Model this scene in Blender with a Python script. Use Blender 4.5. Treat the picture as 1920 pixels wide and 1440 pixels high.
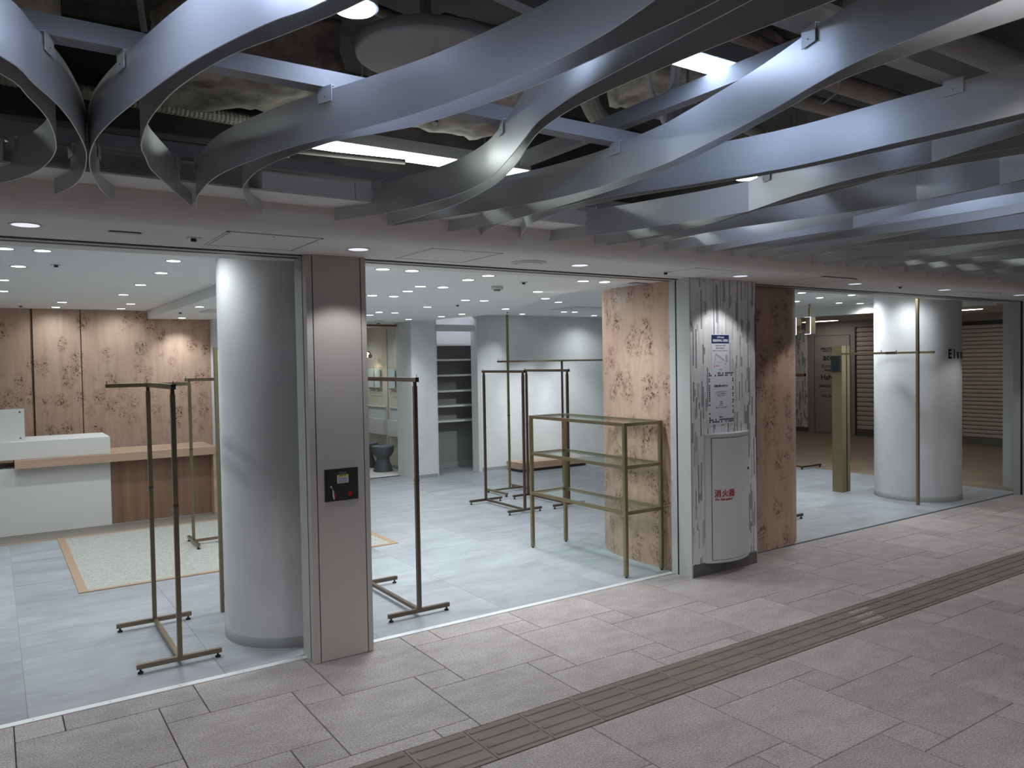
import bpy, bmesh, math, random
from mathutils import Vector, Matrix

# ------------------------------------------------------------------ scene reset
for _o in list(bpy.data.objects): bpy.data.objects.remove(_o)
scn = bpy.context.scene
COL = scn.collection
random.seed(7)
PI = math.pi

# ------------------------------------------------------------------ camera
F_PX = 1456.67
YAW, PITCH, ROLL = math.radians(33.835), math.radians(-1.598), math.radians(-0.990)
CAM = Vector((0.0, -4.341, 1.68))
_f = Vector((math.sin(YAW)*math.cos(PITCH), math.cos(YAW)*math.cos(PITCH), math.sin(PITCH)))
_r = Vector((math.cos(YAW), -math.sin(YAW), 0.0))
_u = _r.cross(_f)
_r2 = _r*math.cos(ROLL) + _u*math.sin(ROLL)
_u2 = -_r*math.sin(ROLL) + _u*math.cos(ROLL)
cam_data = bpy.data.cameras.new('camera')
cam_data.sensor_width = 36.0
cam_data.lens = F_PX/1920.0*36.0
cam_data.clip_start = 0.02
cam = bpy.data.objects.new('camera', cam_data)
M = Matrix(((_r2.x, _u2.x, -_f.x, CAM.x), (_r2.y, _u2.y, -_f.y, CAM.y), (_r2.z, _u2.z, -_f.z, CAM.z), (0, 0, 0, 1)))
cam.matrix_world = M
COL.objects.link(cam)
scn.camera = cam

# ------------------------------------------------------------------ world, exposure
w = bpy.data.worlds.new('world'); scn.world = w
w.use_nodes = True
w.node_tree.nodes['Background'].inputs[0].default_value = (0.6, 0.65, 0.75, 1)
w.node_tree.nodes['Background'].inputs[1].default_value = 0.01
scn.view_settings.view_transform = 'Standard'
scn.view_settings.look = 'None'
scn.view_settings.gamma = 1.0
scn.view_settings.use_curve_mapping = False
scn.view_settings.exposure = 0.0
SPOT_W = 29.0          # shop downlights
SOFFIT_W = 15.0         # downlights in the soffit over the walkway
VOID_W = 5.0          # cool downlights above the ceiling fins
LINEAR_E = 16.0        # linear luminaires above the ceiling fins

# ------------------------------------------------------------------ materials
MATS = {}
def nodes_of(name):
    m = bpy.data.materials.new(name); m.use_nodes = True
    nt = m.node_tree; bs = nt.nodes['Principled BSDF']
    return m, nt, bs
def sset(node, key, val):
    if key in node.inputs: node.inputs[key].default_value = val
def mat(name, col, rough=0.5, metal=0.0, col2=None, scale=6.0, stretch=(1, 1, 1), bump=0.0, bscale=60.0, detail=4.0, spec=0.5, rnd=0.0, lo=0.35, hi=0.65):
    if name in MATS: return MATS[name]
    m, nt, bs = nodes_of(name)
    bs.inputs['Roughness'].default_value = rough
    bs.inputs['Metallic'].default_value = metal
    sset(bs, 'Specular IOR Level', spec)
    c = (*col, 1.0); bs.inputs['Base Color'].default_value = c
    N, L = nt.nodes.new, nt.links.new
    tc = None
    if col2 is not None or bump > 0:
        tc = N('ShaderNodeTexCoord'); mp = N('ShaderNodeMapping'); L(tc.outputs['Object'], mp.inputs[0])
        mp.inputs['Scale'].default_value = stretch
    if col2 is not None:
        nz = N('ShaderNodeTexNoise'); nz.inputs['Scale'].default_value = scale; nz.inputs['Detail'].default_value = detail
        nz.inputs['Roughness'].default_value = 0.6
        L(mp.outputs[0], nz.inputs['Vector'])
        rp = N('ShaderNodeValToRGB'); rp.color_ramp.elements[0].position = lo; rp.color_ramp.elements[1].position = hi
        rp.color_ramp.elements[0].color = c; rp.color_ramp.elements[1].color = (*col2, 1)
        L(nz.outputs['Fac'], rp.inputs[0])
        out = rp.outputs[0]
        if rnd > 0:
            oi = N('ShaderNodeObjectInfo'); mr = N('ShaderNodeMapRange')
            mr.inputs['To Min'].default_value = 1-rnd; mr.inputs['To Max'].default_value = 1+rnd
            L(oi.outputs['Random'], mr.inputs[0])
            hs = N('ShaderNodeHueSaturation'); L(mr.outputs[0], hs.inputs['Value']); L(out, hs.inputs['Color'])
            out = hs.outputs[0]
        L(out, bs.inputs['Base Color'])
    if bump > 0:
        nb = N('ShaderNodeTexNoise'); nb.inputs['Scale'].default_value = bscale; nb.inputs['Detail'].default_value = 3
        L(mp.outputs[0], nb.inputs['Vector'])
        bp = N('ShaderNodeBump'); bp.inputs['Strength'].default_value = bump; bp.inputs['Distance'].default_value = 0.01
        L(nb.outputs['Fac'], bp.inputs['Height']); L(bp.outputs[0], bs.inputs['Normal'])
    MATS[name] = m
    return m
def emit(name, col, strength):
    if name in MATS: return MATS[name]
    m, nt, bs = nodes_of(name)
    bs.inputs['Base Color'].default_value = (0.8, 0.8, 0.8, 1)
    bs.inputs['Emission Color'].default_value = (*col, 1); bs.inputs['Emission Strength'].default_value = strength
    MATS[name] = m
    return m
def glass(name, col, rough=0.02):
    m, nt, bs = nodes_of(name)
    bs.inputs['Base Color'].default_value = (*col, 1); bs.inputs['Roughness'].default_value = rough
    bs.inputs['Transmission Weight'].default_value = 1.0; bs.inputs['IOR'].default_value = 1.45
    MATS[name] = m
    return m
def clear_pane(name, tint, gloss=0.10):
    # thin sheet of clear glass: mostly transparent, a little mirror
    m = bpy.data.materials.new(name); m.use_nodes = True; nt = m.node_tree; nt.nodes.clear()
    N, L = nt.nodes.new, nt.links.new
    o = N('ShaderNodeOutputMaterial'); mx = N('ShaderNodeMixShader'); t = N('ShaderNodeBsdfTransparent'); g = N('ShaderNodeBsdfGlossy')
    t.inputs[0].default_value = (*tint, 1); g.inputs['Roughness'].default_value = 0.03
    lw = N('ShaderNodeLayerWeight'); lw.inputs[0].default_value = 0.5
    pw = N('ShaderNodeMath'); pw.operation = 'POWER'; pw.inputs[1].default_value = 4.0; L(lw.outputs['Facing'], pw.inputs[0])
    fr = N('ShaderNodeMapRange'); fr.inputs['To Min'].default_value = 0.03; fr.inputs['To Max'].default_value = 0.45; L(pw.outputs[0], fr.inputs[0])
    L(fr.outputs[0], mx.inputs[0]); L(t.outputs[0], mx.inputs[1]); L(g.outputs[0], mx.inputs[2]); L(mx.outputs[0], o.inputs[0])
    MATS[name] = m
    return m

def paving_mat(name, a, b, speck):
    m, nt, bs = nodes_of(name); N, L = nt.nodes.new, nt.links.new
    tc = N('ShaderNodeTexCoord'); oi = N('ShaderNodeObjectInfo')
    add = N('ShaderNodeVectorMath'); add.operation = 'ADD'
    sc = N('ShaderNodeVectorMath'); sc.operation = 'SCALE'; sc.inputs['Scale'].default_value = 37.0
    cmb = N('ShaderNodeCombineXYZ'); L(oi.outputs['Random'], cmb.inputs[0]); L(oi.outputs['Random'], cmb.inputs[1])
    L(cmb.outputs[0], sc.inputs[0]); L(tc.outputs['Object'], add.inputs[0]); L(sc.outputs[0], add.inputs[1])
    mp = N('ShaderNodeMapping'); mp.inputs['Scale'].default_value = (1.0, 1.7, 1.0); mp.inputs['Rotation'].default_value = (0, 0, 0.25); L(add.outputs[0], mp.inputs[0])
    n1 = N('ShaderNodeTexNoise'); n1.inputs['Scale'].default_value = 4.0; n1.inputs['Detail'].default_value = 6; n1.inputs['Roughness'].default_value = 0.7; L(mp.outputs[0], n1.inputs['Vector'])
    n2 = N('ShaderNodeTexNoise'); n2.inputs['Scale'].default_value = 120.0; n2.inputs['Detail'].default_value = 2; L(add.outputs[0], n2.inputs['Vector'])
    rp = N('ShaderNodeValToRGB'); rp.color_ramp.elements[0].position = 0.3; rp.color_ramp.elements[1].position = 0.7
    rp.color_ramp.elements[0].color = (*a, 1); rp.color_ramp.elements[1].color = (*b, 1); L(n1.outputs['Fac'], rp.inputs[0])
    mr = N('ShaderNodeMapRange'); mr.inputs['From Min'].default_value = 0.3; mr.inputs['From Max'].default_value = 0.7; mr.inputs['To Min'].default_value = 1-speck; mr.inputs['To Max'].default_value = 1+speck; L(n2.outputs['Fac'], mr.inputs[0])
    mr2 = N('ShaderNodeMapRange'); mr2.inputs['To Min'].default_value = 0.88; mr2.inputs['To Max'].default_value = 1.10; L(oi.outputs['Random'], mr2.inputs[0])
    mu = N('ShaderNodeMath'); mu.operation = 'MULTIPLY'; L(mr.outputs[0], mu.inputs[0]); L(mr2.outputs[0], mu.inputs[1])
    hs = N('ShaderNodeHueSaturation'); L(mu.outputs[0], hs.inputs['Value']); L(rp.outputs[0], hs.inputs['Color']); L(hs.outputs[0], bs.inputs['Base Color'])
    bs.inputs['Roughness'].default_value = 0.62; sset(bs, 'Specular IOR Level', 0.35)
    bp = N('ShaderNodeBump'); bp.inputs['Strength'].default_value = 0.25; bp.inputs['Distance'].default_value = 0.004
    mxh = N('ShaderNodeMath'); mxh.operation = 'ADD'; L(n1.outputs['Fac'], mxh.inputs[0]); L(n2.outputs['Fac'], mxh.inputs[1])
    L(mxh.outputs[0], bp.inputs['Height']); L(bp.outputs[0], bs.inputs['Normal'])
    MATS[name] = m
    return m

def shoptile_mat():
    m, nt, bs = nodes_of('shop_floor_tile'); N, L = nt.nodes.new, nt.links.new
    tc = N('ShaderNodeTexCoord'); oi = N('ShaderNodeObjectInfo')
    cmb = N('ShaderNodeCombineXYZ'); L(oi.outputs['Random'], cmb.inputs[0]); L(oi.outputs['Random'], cmb.inputs[2])
    sc = N('ShaderNodeVectorMath'); sc.operation = 'SCALE'; sc.inputs['Scale'].default_value = 23.0; L(cmb.outputs[0], sc.inputs[0])
    add = N('ShaderNodeVectorMath'); add.operation = 'ADD'; L(tc.outputs['Object'], add.inputs[0]); L(sc.outputs[0], add.inputs[1])
    mp = N('ShaderNodeMapping'); mp.inputs['Rotation'].default_value = (0, 0, -0.35); mp.inputs['Scale'].default_value = (0.8, 2.2, 1); L(add.outputs[0], mp.inputs[0])
    n1 = N('ShaderNodeTexNoise'); n1.inputs['Scale'].default_value = 2.2; n1.inputs['Detail'].default_value = 8; n1.inputs['Roughness'].default_value = 0.68; n1.inputs['Distortion'].default_value = 0.6; L(mp.outputs[0], n1.inputs['Vector'])
    rp = N('ShaderNodeValToRGB'); e = rp.color_ramp.elements
    e[0].position = 0.28; e[0].color = (0.235, 0.252, 0.272, 1); e[1].position = 0.74; e[1].color = (0.385, 0.408, 0.43, 1)
    L(n1.outputs['Fac'], rp.inputs[0])
    mr = N('ShaderNodeMapRange'); mr.inputs['To Min'].default_value = 0.9; mr.inputs['To Max'].default_value = 1.08; L(oi.outputs['Random'], mr.inputs[0])
    hs = N('ShaderNodeHueSaturation'); L(mr.outputs[0], hs.inputs['Value']); L(rp.outputs[0], hs.inputs['Color']); L(hs.outputs[0], bs.inputs['Base Color'])
    bs.inputs['Roughness'].default_value = 0.5; sset(bs, 'Specular IOR Level', 0.4)
    MATS['shop_floor_tile'] = m
    return m

def burl_mat(name, base, dark, tint=1.0):
    """pale burl veneer: vertical figure with clusters of little dark eyes"""
    m, nt, bs = nodes_of(name); N, L = nt.nodes.new, nt.links.new
    tc = N('ShaderNodeTexCoord')
    # swirl the coordinates a bit
    nw = N('ShaderNodeTexNoise'); nw.inputs['Scale'].default_value = 5.0; nw.inputs['Detail'].default_value = 2; L(tc.outputs['Object'], nw.inputs['Vector'])
    sub = N('ShaderNodeVectorMath'); sub.operation = 'SUBTRACT'; sub.inputs[1].default_value = (0.5, 0.5, 0.5); L(nw.outputs['Color'], sub.inputs[0])
    sc = N('ShaderNodeVectorMath'); sc.operation = 'SCALE'; sc.inputs['Scale'].default_value = 0.10; L(sub.outputs[0], sc.inputs[0])
    add = N('ShaderNodeVectorMath'); add.operation = 'ADD'; L(tc.outputs['Object'], add.inputs[0]); L(sc.outputs[0], add.inputs[1])
    # clusters
    mc = N('ShaderNodeMapping'); mc.inputs['Scale'].default_value = (1, 1, 0.75); L(add.outputs[0], mc.inputs[0])
    vc = N('ShaderNodeTexVoronoi'); vc.inputs['Scale'].default_value = 6.4; L(mc.outputs[0], vc.inputs['Vector'])
    cm = N('ShaderNodeMapRange'); cm.inputs['From Min'].default_value = 0.28; cm.inputs['From Max'].default_value = 0.60; cm.inputs['To Min'].default_value = 1; cm.inputs['To Max'].default_value = 0; L(vc.outputs['Distance'], cm.inputs[0])
    sepc = N('ShaderNodeSeparateColor'); L(vc.outputs['Color'], sepc.inputs[0])
    on = N('ShaderNodeMapRange'); on.inputs['From Min'].default_value = 0.15; on.inputs['From Max'].default_value = 0.35; L(sepc.outputs[0], on.inputs[0])
    mask = N('ShaderNodeMath'); mask.operation = 'MULTIPLY'; L(cm.outputs[0], mask.inputs[0]); L(on.outputs[0], mask.inputs[1])
    # eyes
    me = N('ShaderNodeMapping'); me.inputs['Scale'].default_value = (1, 1, 0.72); L(add.outputs[0], me.inputs[0])
    ve = N('ShaderNodeTexVoronoi'); ve.inputs['Scale'].default_value = 62.0; L(me.outputs[0], ve.inputs['Vector'])
    sepe = N('ShaderNodeSeparateColor'); L(ve.outputs['Color'], sepe.inputs[0])
    rad = N('ShaderNodeMapRange'); rad.inputs['From Min'].default_value = 0.30; rad.inputs['To Min'].default_value = 0.05; rad.inputs['To Max'].default_value = 0.62; L(sepe.outputs[1], rad.inputs[0])
    lt = N('ShaderNodeMath'); lt.operation = 'SUBTRACT'; L(rad.outputs[0], lt.inputs[0]); L(ve.outputs['Distance'], lt.inputs[1])
    eye = N('ShaderNodeMapRange'); eye.inputs['From Min'].default_value = -0.04; eye.inputs['From Max'].default_value = 0.12; L(lt.outputs[0], eye.inputs[0])
    em = N('ShaderNodeMath'); em.operation = 'MULTIPLY'; L(eye.outputs[0], em.inputs[0]); L(mask.outputs[0], em.inputs[1])
    # soft stain round each cluster
    st = N('ShaderNodeTexNoise'); st.inputs['Scale'].default_value = 26.0; st.inputs['Detail'].default_value = 4; L(add.outputs[0], st.inputs['Vector'])
    stm = N('ShaderNodeMapRange'); stm.inputs['From Min'].default_value = 0.42; stm.inputs['From Max'].default_value = 0.75; L(st.outputs['Fac'], stm.inputs[0])
    sm = N('ShaderNodeMath'); sm.operation = 'MULTIPLY'; L(stm.outputs[0], sm.inputs[0]); L(mask.outputs[0], sm.inputs[1])
    sm2 = N('ShaderNodeMath'); sm2.operation = 'MULTIPLY'; sm2.inputs[1].default_value = 0.95; L(sm.outputs[0], sm2.inputs[0])
    # vertical grain
    mg = N('ShaderNodeMapping'); mg.inputs['Scale'].default_value = (1, 1, 0.06); L(add.outputs[0], mg.inputs[0])
    ng = N('ShaderNodeTexNoise'); ng.inputs['Scale'].default_value = 22.0; ng.inputs['Detail'].default_value = 5; L(mg.outputs[0], ng.inputs['Vector'])
    rp = N('ShaderNodeValToRGB'); e = rp.color_ramp.elements
    e[0].position = 0.3; e[0].color = (base[0]*0.84, base[1]*0.80, base[2]*0.76, 1); e[1].position = 0.7; e[1].color = (*base, 1); L(ng.outputs['Fac'], rp.inputs[0])
    mx1 = N('ShaderNodeMix'); mx1.data_type = 'RGBA'; L(sm2.outputs[0], mx1.inputs[0]); L(rp.outputs[0], mx1.inputs[6]); mx1.inputs[7].default_value = (base[0]*0.42, base[1]*0.31, base[2]*0.27, 1)
    mx2 = N('ShaderNodeMix'); mx2.data_type = 'RGBA'; L(em.outputs[0], mx2.inputs[0]); L(mx1.outputs[2], mx2.inputs[6]); mx2.inputs[7].default_value = (*dark, 1)
    L(mx2.outputs[2], bs.inputs['Base Color'])
    bs.inputs['Roughness'].default_value = 0.42; sset(bs, 'Specular IOR Level', 0.35)
    MATS[name] = m
    return m

def wood_mat(name, a, b, axis=0, scale=9.0, rough=0.45):
    m, nt, bs = nodes_of(name); N, L = nt.nodes.new, nt.links.new
    tc = N('ShaderNodeTexCoord'); mp = N('ShaderNodeMapping'); s = [1, 1, 1]; s[axis] = 0.05; mp.inputs['Scale'].default_value = s; L(tc.outputs['Object'], mp.inputs[0])
    n = N('ShaderNodeTexNoise'); n.inputs['Scale'].default_value = scale; n.inputs['Detail'].default_value = 6; n.inputs['Distortion'].default_value = 0.4; L(mp.outputs[0], n.inputs['Vector'])
    rp = N('ShaderNodeValToRGB'); e = rp.color_ramp.elements; e[0].position = 0.3; e[0].color = (*a, 1); e[1].position = 0.7; e[1].color = (*b, 1); L(n.outputs['Fac'], rp.inputs[0])
    L(rp.outputs[0], bs.inputs['Base Color']); bs.inputs['Roughness'].default_value = rough
    MATS[name] = m
    return m

def plankfloor_mat():
    m, nt, bs = nodes_of('wood_floor'); N, L = nt.nodes.new, nt.links.new
    tc = N('ShaderNodeTexCoord'); mp = N('ShaderNodeMapping'); mp.inputs['Rotation'].default_value = (0, 0, math.radians(45)); L(tc.outputs['Object'], mp.inputs[0])
    br = N('ShaderNodeTexBrick'); br.inputs['Scale'].default_value = 1.0; br.inputs['Brick Width'].default_value = 0.9; br.inputs['Row Height'].default_value = 0.12
    br.inputs['Mortar Size'].default_value = 0.002; br.inputs['Color1'].default_value = (0.33, 0.25, 0.185, 1); br.inputs['Color2'].default_value = (0.24, 0.18, 0.135, 1); br.inputs['Mortar'].default_value = (0.1, 0.07, 0.05, 1)
    L(mp.outputs[0], br.inputs['Vector']); L(br.outputs['Color'], bs.inputs['Base Color']); bs.inputs['Roughness'].default_value = 0.4
    MATS['wood_floor'] = m
    return m

def rug_mat():
    m, nt, bs = nodes_of('rug_weave'); N, L = nt.nodes.new, nt.links.new
    tc = N('ShaderNodeTexCoord')
    outs = []
    for s in ((0.12, 1, 1), (1, 0.12, 1)):
        mp = N('ShaderNodeMapping'); mp.inputs['Scale'].default_value = s; L(tc.outputs['Object'], mp.inputs[0])
        n = N('ShaderNodeTexNoise'); n.inputs['Scale'].default_value = 210; n.inputs['Detail'].default_value = 2; L(mp.outputs[0], n.inputs['Vector']); outs.append(n.outputs['Fac'])
    a = N('ShaderNodeMath'); a.operation = 'ADD'; L(outs[0], a.inputs[0]); L(outs[1], a.inputs[1])
    h = N('ShaderNodeMath'); h.operation = 'MULTIPLY'; h.inputs[1].default_value = 0.5; L(a.outputs[0], h.inputs[0])
    rp = N('ShaderNodeValToRGB'); e = rp.color_ramp.elements; e[0].position = 0.36; e[0].color = (0.26, 0.255, 0.235, 1); e[1].position = 0.64; e[1].color = (0.47, 0.465, 0.43, 1); L(h.outputs[0], rp.inputs[0])
    L(rp.outputs[0], bs.inputs['Base Color']); bs.inputs['Roughness'].default_value = 0.95
    MATS['rug_weave'] = m
    return m

m_soffit = mat('soffit_paint', (0.72, 0.70, 0.68), 0.75)
m_ceil = mat('shop_ceiling_paint', (0.84, 0.85, 0.845), 0.8)
m_slab = mat('void_concrete', (0.050, 0.047, 0.045), 0.95, col2=(0.022, 0.020, 0.020), scale=5, bump=0.6, bscale=25)
m_fin = mat('fin_painted_metal', (0.55, 0.555, 0.575), 0.37, 0.42)
m_bracket = mat('bracket_metal', (0.55, 0.56, 0.58), 0.45, 0.3)
m_channel = mat('channel_paint', (0.27, 0.27, 0.285), 0.6)
m_white = mat('white_paint', (0.64, 0.64, 0.625), 0.6)
m_beige = mat('beige_metal_panel', (0.50, 0.475, 0.44), 0.55)
m_beige2 = mat('grey_jamb_metal', (0.50, 0.51, 0.50), 0.5)
m_black = mat('black_plastic', (0.008, 0.008, 0.009), 0.5)
m_dark = mat('dark_metal', (0.035, 0.033, 0.032), 0.45, 0.2)
m_grout = mat('dark_grout', (0.045, 0.042, 0.04), 0.9)
m_pave = paving_mat('paving_stone', (0.285, 0.255, 0.243), (0.405, 0.368, 0.352), 0.38)
m_tact = mat('tactile_brown', (0.155, 0.125, 0.10), 0.7, col2=(0.20, 0.17, 0.14), scale=3, bump=0.1, bscale=150, rnd=0.06)
m_tactmark = mat('tactile_mark', (0.42, 0.38, 0.33), 0.7)
m_tile = shoptile_mat()
m_shopgrout = mat('shop_grout', (0.30, 0.31, 0.32), 0.9)
m_thresh = mat('threshold_steel', (0.78, 0.79, 0.80), 0.35, 0.35)
m_plaster = mat('grey_plaster', (0.66, 0.675, 0.68), 0.85, col2=(0.73, 0.74, 0.745), scale=2.5, bump=0.05, bscale=12)
m_plaster2 = mat('column_plaster', (0.67, 0.675, 0.69), 0.8, col2=(0.73, 0.735, 0.75), scale=3)
m_skirt = mat('grey_skirting', (0.33, 0.34, 0.34), 0.7)
m_skirtd = mat('steel_skirting', (0.17, 0.165, 0.155), 0.4, 0.3)
m_burl = burl_mat('burl_veneer', (0.52, 0.365, 0.285), (0.095, 0.05, 0.036))
m_walnut = wood_mat('oak_counter', (0.36, 0.235, 0.165), (0.52, 0.36, 0.265), axis=0)
m_walnutd = wood_mat('walnut_panel', (0.17, 0.095, 0.06), (0.27, 0.16, 0.105), axis=2)
m_oak = wood_mat('oak_bench', (0.42, 0.27, 0.19), (0.58, 0.41, 0.30), axis=0)
m_wfloor = plankfloor_mat()
m_rug = rug_mat()
m_rugb = mat('rug_border', (0.36, 0.25, 0.17), 0.9)
m_taupe = mat('taupe_floor_band', (0.20, 0.175, 0.15), 0.7)
m_brass = mat('brushed_bronze', (0.25, 0.205, 0.145), 0.36, 0.9)
m_bronze = mat('dark_bronze', (0.15, 0.112, 0.083), 0.38, 0.85)
m_gold = mat('champagne_gold', (0.29, 0.245, 0.15), 0.36, 0.85)
m_foot = mat('rubber_foot', (0.012, 0.012, 0.012), 0.6)
m_steel = mat('polished_steel', (0.7, 0.7, 0.7), 0.2, 1.0)
m_cream = mat('cream_wall', (0.66, 0.63, 0.54), 0.85)
m_stool = mat('stool_teal_grey', (0.085, 0.10, 0.105), 0.6)
m_mirror = mat('mirror', (0.85, 0.88, 0.9), 0.04, 1.0)
m_pane = clear_pane('shelf_glass', (0.93, 0.97, 0.95))
m_frost = mat('frosted_acrylic', (0.62, 0.72, 0.74), 0.3)
m_cab = mat('cabinet_white', (0.70, 0.71, 0.70), 0.45)
m_paper = mat('poster_paper', (0.80, 0.81, 0.86), 0.6)
m_navy = mat('poster_navy', (0.012, 0.025, 0.12), 0.6)
m_ink = mat('ink_black', (0.012, 0.012, 0.015), 0.6)
m_inkg = mat('ink_grey', (0.22, 0.23, 0.26), 0.6)
m_inkr = mat('ink_red', (0.40, 0.045, 0.05), 0.6)
m_red = mat('red_lens', (0.30, 0.01, 0.02), 0.3)
m_yellow = mat('warning_yellow', (0.65, 0.55, 0.10), 0.6)
m_label = mat('label_white', (0.62, 0.62, 0.60), 0.6)
m_mosA = mat('mosaic_white', (0.84, 0.85, 0.84), 0.4)
m_mosB = mat('mosaic_light', (0.74, 0.76, 0.75), 0.4)
m_mosC = mat('mosaic_grey', (0.36, 0.385, 0.385), 0.4)
m_mosD = mat('mosaic_mid', (0.54, 0.56, 0.56), 0.4)
m_blind = mat('shutter_slat', (0.50, 0.44, 0.40), 0.6)
m_doorp = mat('pale_door', (0.36, 0.33, 0.32), 0.6)
m_duct = mat('flex_duct', (0.33, 0.30, 0.26), 0.7, 0.1)
m_pipe = mat('grey_pipe', (0.30, 0.29, 0.27), 0.6)
m_pipew = mat('white_conduit', (0.45, 0.46, 0.48), 0.5)
m_insul = mat('foil_insulation', (0.50, 0.45, 0.39), 0.75, col2=(0.25, 0.225, 0.20), scale=9, bump=1.0, bscale=9)
m_disc = mat('disc_panel', (0.40, 0.355, 0.345), 0.7)
m_wallc = mat('concourse_wall', (0.13, 0.125, 0.12), 0.8)
e_shop = emit('downlight_glow', (0.92, 1.0, 1.0), 14.0)
e_soff = emit('soffit_downlight_glow', (0.80, 0.80, 1.0), 0.9)
e_lin = emit('linear_glow_neutral', (0.90, 1.0, 0.96), LINEAR_E)
e_linb = emit('linear_glow_cool', (0.55, 0.70, 1.0), LINEAR_E*1.1)
e_void = emit('void_downlight_glow', (0.62, 0.78, 1.0), 20.0)
e_corr = emit('corridor_light_glow', (1.0, 0.93, 0.82), 9.0)
e_niche = emit('niche_strip_glow', (0.86, 0.86, 1.0), 9.0)
e_globe = emit('lamp_globe_glow', (1.0, 0.85, 0.6), 3.0)
e_frame = emit('sign_edge_glow', (0.85, 0.88, 1.0), 0.9)

# ------------------------------------------------------------------ mesh helpers
class MB:
    """collects shapes into one mesh"""
    def __init__(s): s.v = []; s.f = []; s.m = []; s.sm = []
    def add(s, vs, fs, mi=0, smooth=False):
        o = len(s.v); s.v += [tuple(p) for p in vs]
        for f in fs: s.f.append(tuple(i+o for i in f)); s.m.append(mi); s.sm.append(smooth)
        return s
    def box(s, x0, x1, y0, y1, z0, z1, mi=0):
        v = [(x0,y0,z0),(x1,y0,z0),(x1,y1,z0),(x0,y1,z0),(x0,y0,z1),(x1,y0,z1),(x1,y1,z1),(x0,y1,z1)]
        return s.add(v, [(0,3,2,1),(4,5,6,7),(0,1,5,4),(1,2,6,5),(2,3,7,6),(3,0,4,7)], mi)
    def bbox(s, x0, x1, y0, y1, z0, z1, b=0.003, mi=0):
        """box with the upper edges and vertical edges chamfered"""
        def ring(d, z): return [(x0+d,y0,z),(x1-d,y0,z),(x1,y0+d,z),(x1,y1-d,z),(x1-d,y1,z),(x0+d,y1,z),(x0,y1-d,z),(x0,y0+d,z)]
        r0 = ring(b, z0); r1 = ring(b, z1-b)
        def ring2(z): return [(x0+b*1.3,y0+b,z),(x1-b*1.3,y0+b,z),(x1-b,y0+b*1.3,z),(x1-b,y1-b*1.3,z),(x1-b*1.3,y1-b,z),(x0+b*1.3,y1-b,z),(x0+b,y1-b*1.3,z),(x0+b,y0+b*1.3,z)]
        r2 = ring2(z1)
        v = r0+r1+r2; f = [tuple(range(7,-1,-1)), tuple(range(16,24))]
        for k in range(2):
            for i in range(8): j = (i+1) % 8; f.append((k*8+i, k*8+j, k*8+8+j, k*8+8+i))
        return s.add(v, f, mi)
    def cyl(s, c, r, z0, z1, n=24, mi=0, r2=None, smooth=True):
        r2 = r if r2 is None else r2
        v = [(c[0]+r*math.cos(2*PI*i/n), c[1]+r*math.sin(2*PI*i/n), z0) for i in range(n)] + [(c[0]+r2*math.cos(2*PI*i/n), c[1]+r2*math.sin(2*PI*i/n), z1) for i in range(n)]
        s.add(v, [(i,(i+1)%n,n+(i+1)%n,n+i) for i in range(n)], mi, smooth)
        return s.add(v, [tuple(range(n-1,-1,-1)), tuple(range(n,2*n))], mi)
    def lathe(s, c, prof, n=32, mi=0):
        k = len(prof); v = []
        for r, z in prof: v += [(c[0]+r*math.cos(2*PI*i/n), c[1]+r*math.sin(2*PI*i/n), z) for i in range(n)]
        f = [(j*n+i, j*n+(i+1)%n, (j+1)*n+(i+1)%n, (j+1)*n+i) for j in range(k-1) for i in range(n)]
        s.add(v, f, mi, True)
        return s.add(v[:n]+v[-n:], [tuple(range(n-1,-1,-1)), tuple(range(n,2*n))], mi)
    def prism(s, poly, z0, z1, mi=0, smooth=False):
        n = len(poly); v = [(x,y,z0) for x,y in poly]+[(x,y,z1) for x,y in poly]
        s.add(v, [(i,(i+1)%n,n+(i+1)%n,n+i) for i in range(n)], mi, smooth)
        return s.add(v, [tuple(range(n-1,-1,-1)), tuple(range(n,2*n))], mi)
    def prof_x(s, poly, x0, x1, mi=0, smooth=False):
        """closed (y,z) profile extruded along x"""
        n = len(poly); v = [(x0,y,z) for y,z in poly]+[(x1,y,z) for y,z in poly]
        s.add(v, [(i,n+i,n+(i+1)%n,(i+1)%n) for i in range(n)], mi, smooth)
        return s.add(v, [tuple(range(n)), tuple(range(2*n-1,n-1,-1))], mi)
    def tube(s, path, r, n=10, mi=0, caps=True, ribs=None):
        P = [Vector(p) for p in path]; k = len(P); v = []
        up = Vector((0,0,1))
        for i, p in enumerate(P):
            t = (P[min(i+1,k-1)]-P[max(i-1,0)]).normalized()
            a = t.cross(up); a = a.normalized() if a.length > 1e-4 else Vector((1,0,0)); b = a.cross(t)
            rr = r if ribs is None else r*(1+ribs*(1 if i % 2 else -1))
            v += [tuple(p+a*rr*math.cos(2*PI*j/n)+b*rr*math.sin(2*PI*j/n)) for j in range(n)]
        s.add(v, [(i*n+j, i*n+(j+1)%n, (i+1)*n+(j+1)%n, (i+1)*n+j) for i in range(k-1) for j in range(n)], mi, ribs is None)
        if caps: s.add(v[:n]+v[-n:], [tuple(range(n)), tuple(range(2*n-1,n-1,-1))], mi)
        return s
    def bar(s, p, q, wx, wz, mi=0):
        """rectangular bar from p to q (any direction)"""
        p, q = Vector(p), Vector(q); t = (q-p).normalized(); up = Vector((0,0,1)) if abs(t.z) < 0.95 else Vector((0,1,0))
        a = t.cross(up).normalized(); b = a.cross(t)
        v = [tuple(e+a*sx*wx/2+b*sz*wz/2) for e in (p, q) for sx, sz in ((-1,-1),(1,-1),(1,1),(-1,1))]
        return s.add(v, [(0,1,2,3),(7,6,5,4),(0,4,5,1),(1,5,6,2),(2,6,7,3),(3,7,4,0)], mi)
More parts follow.
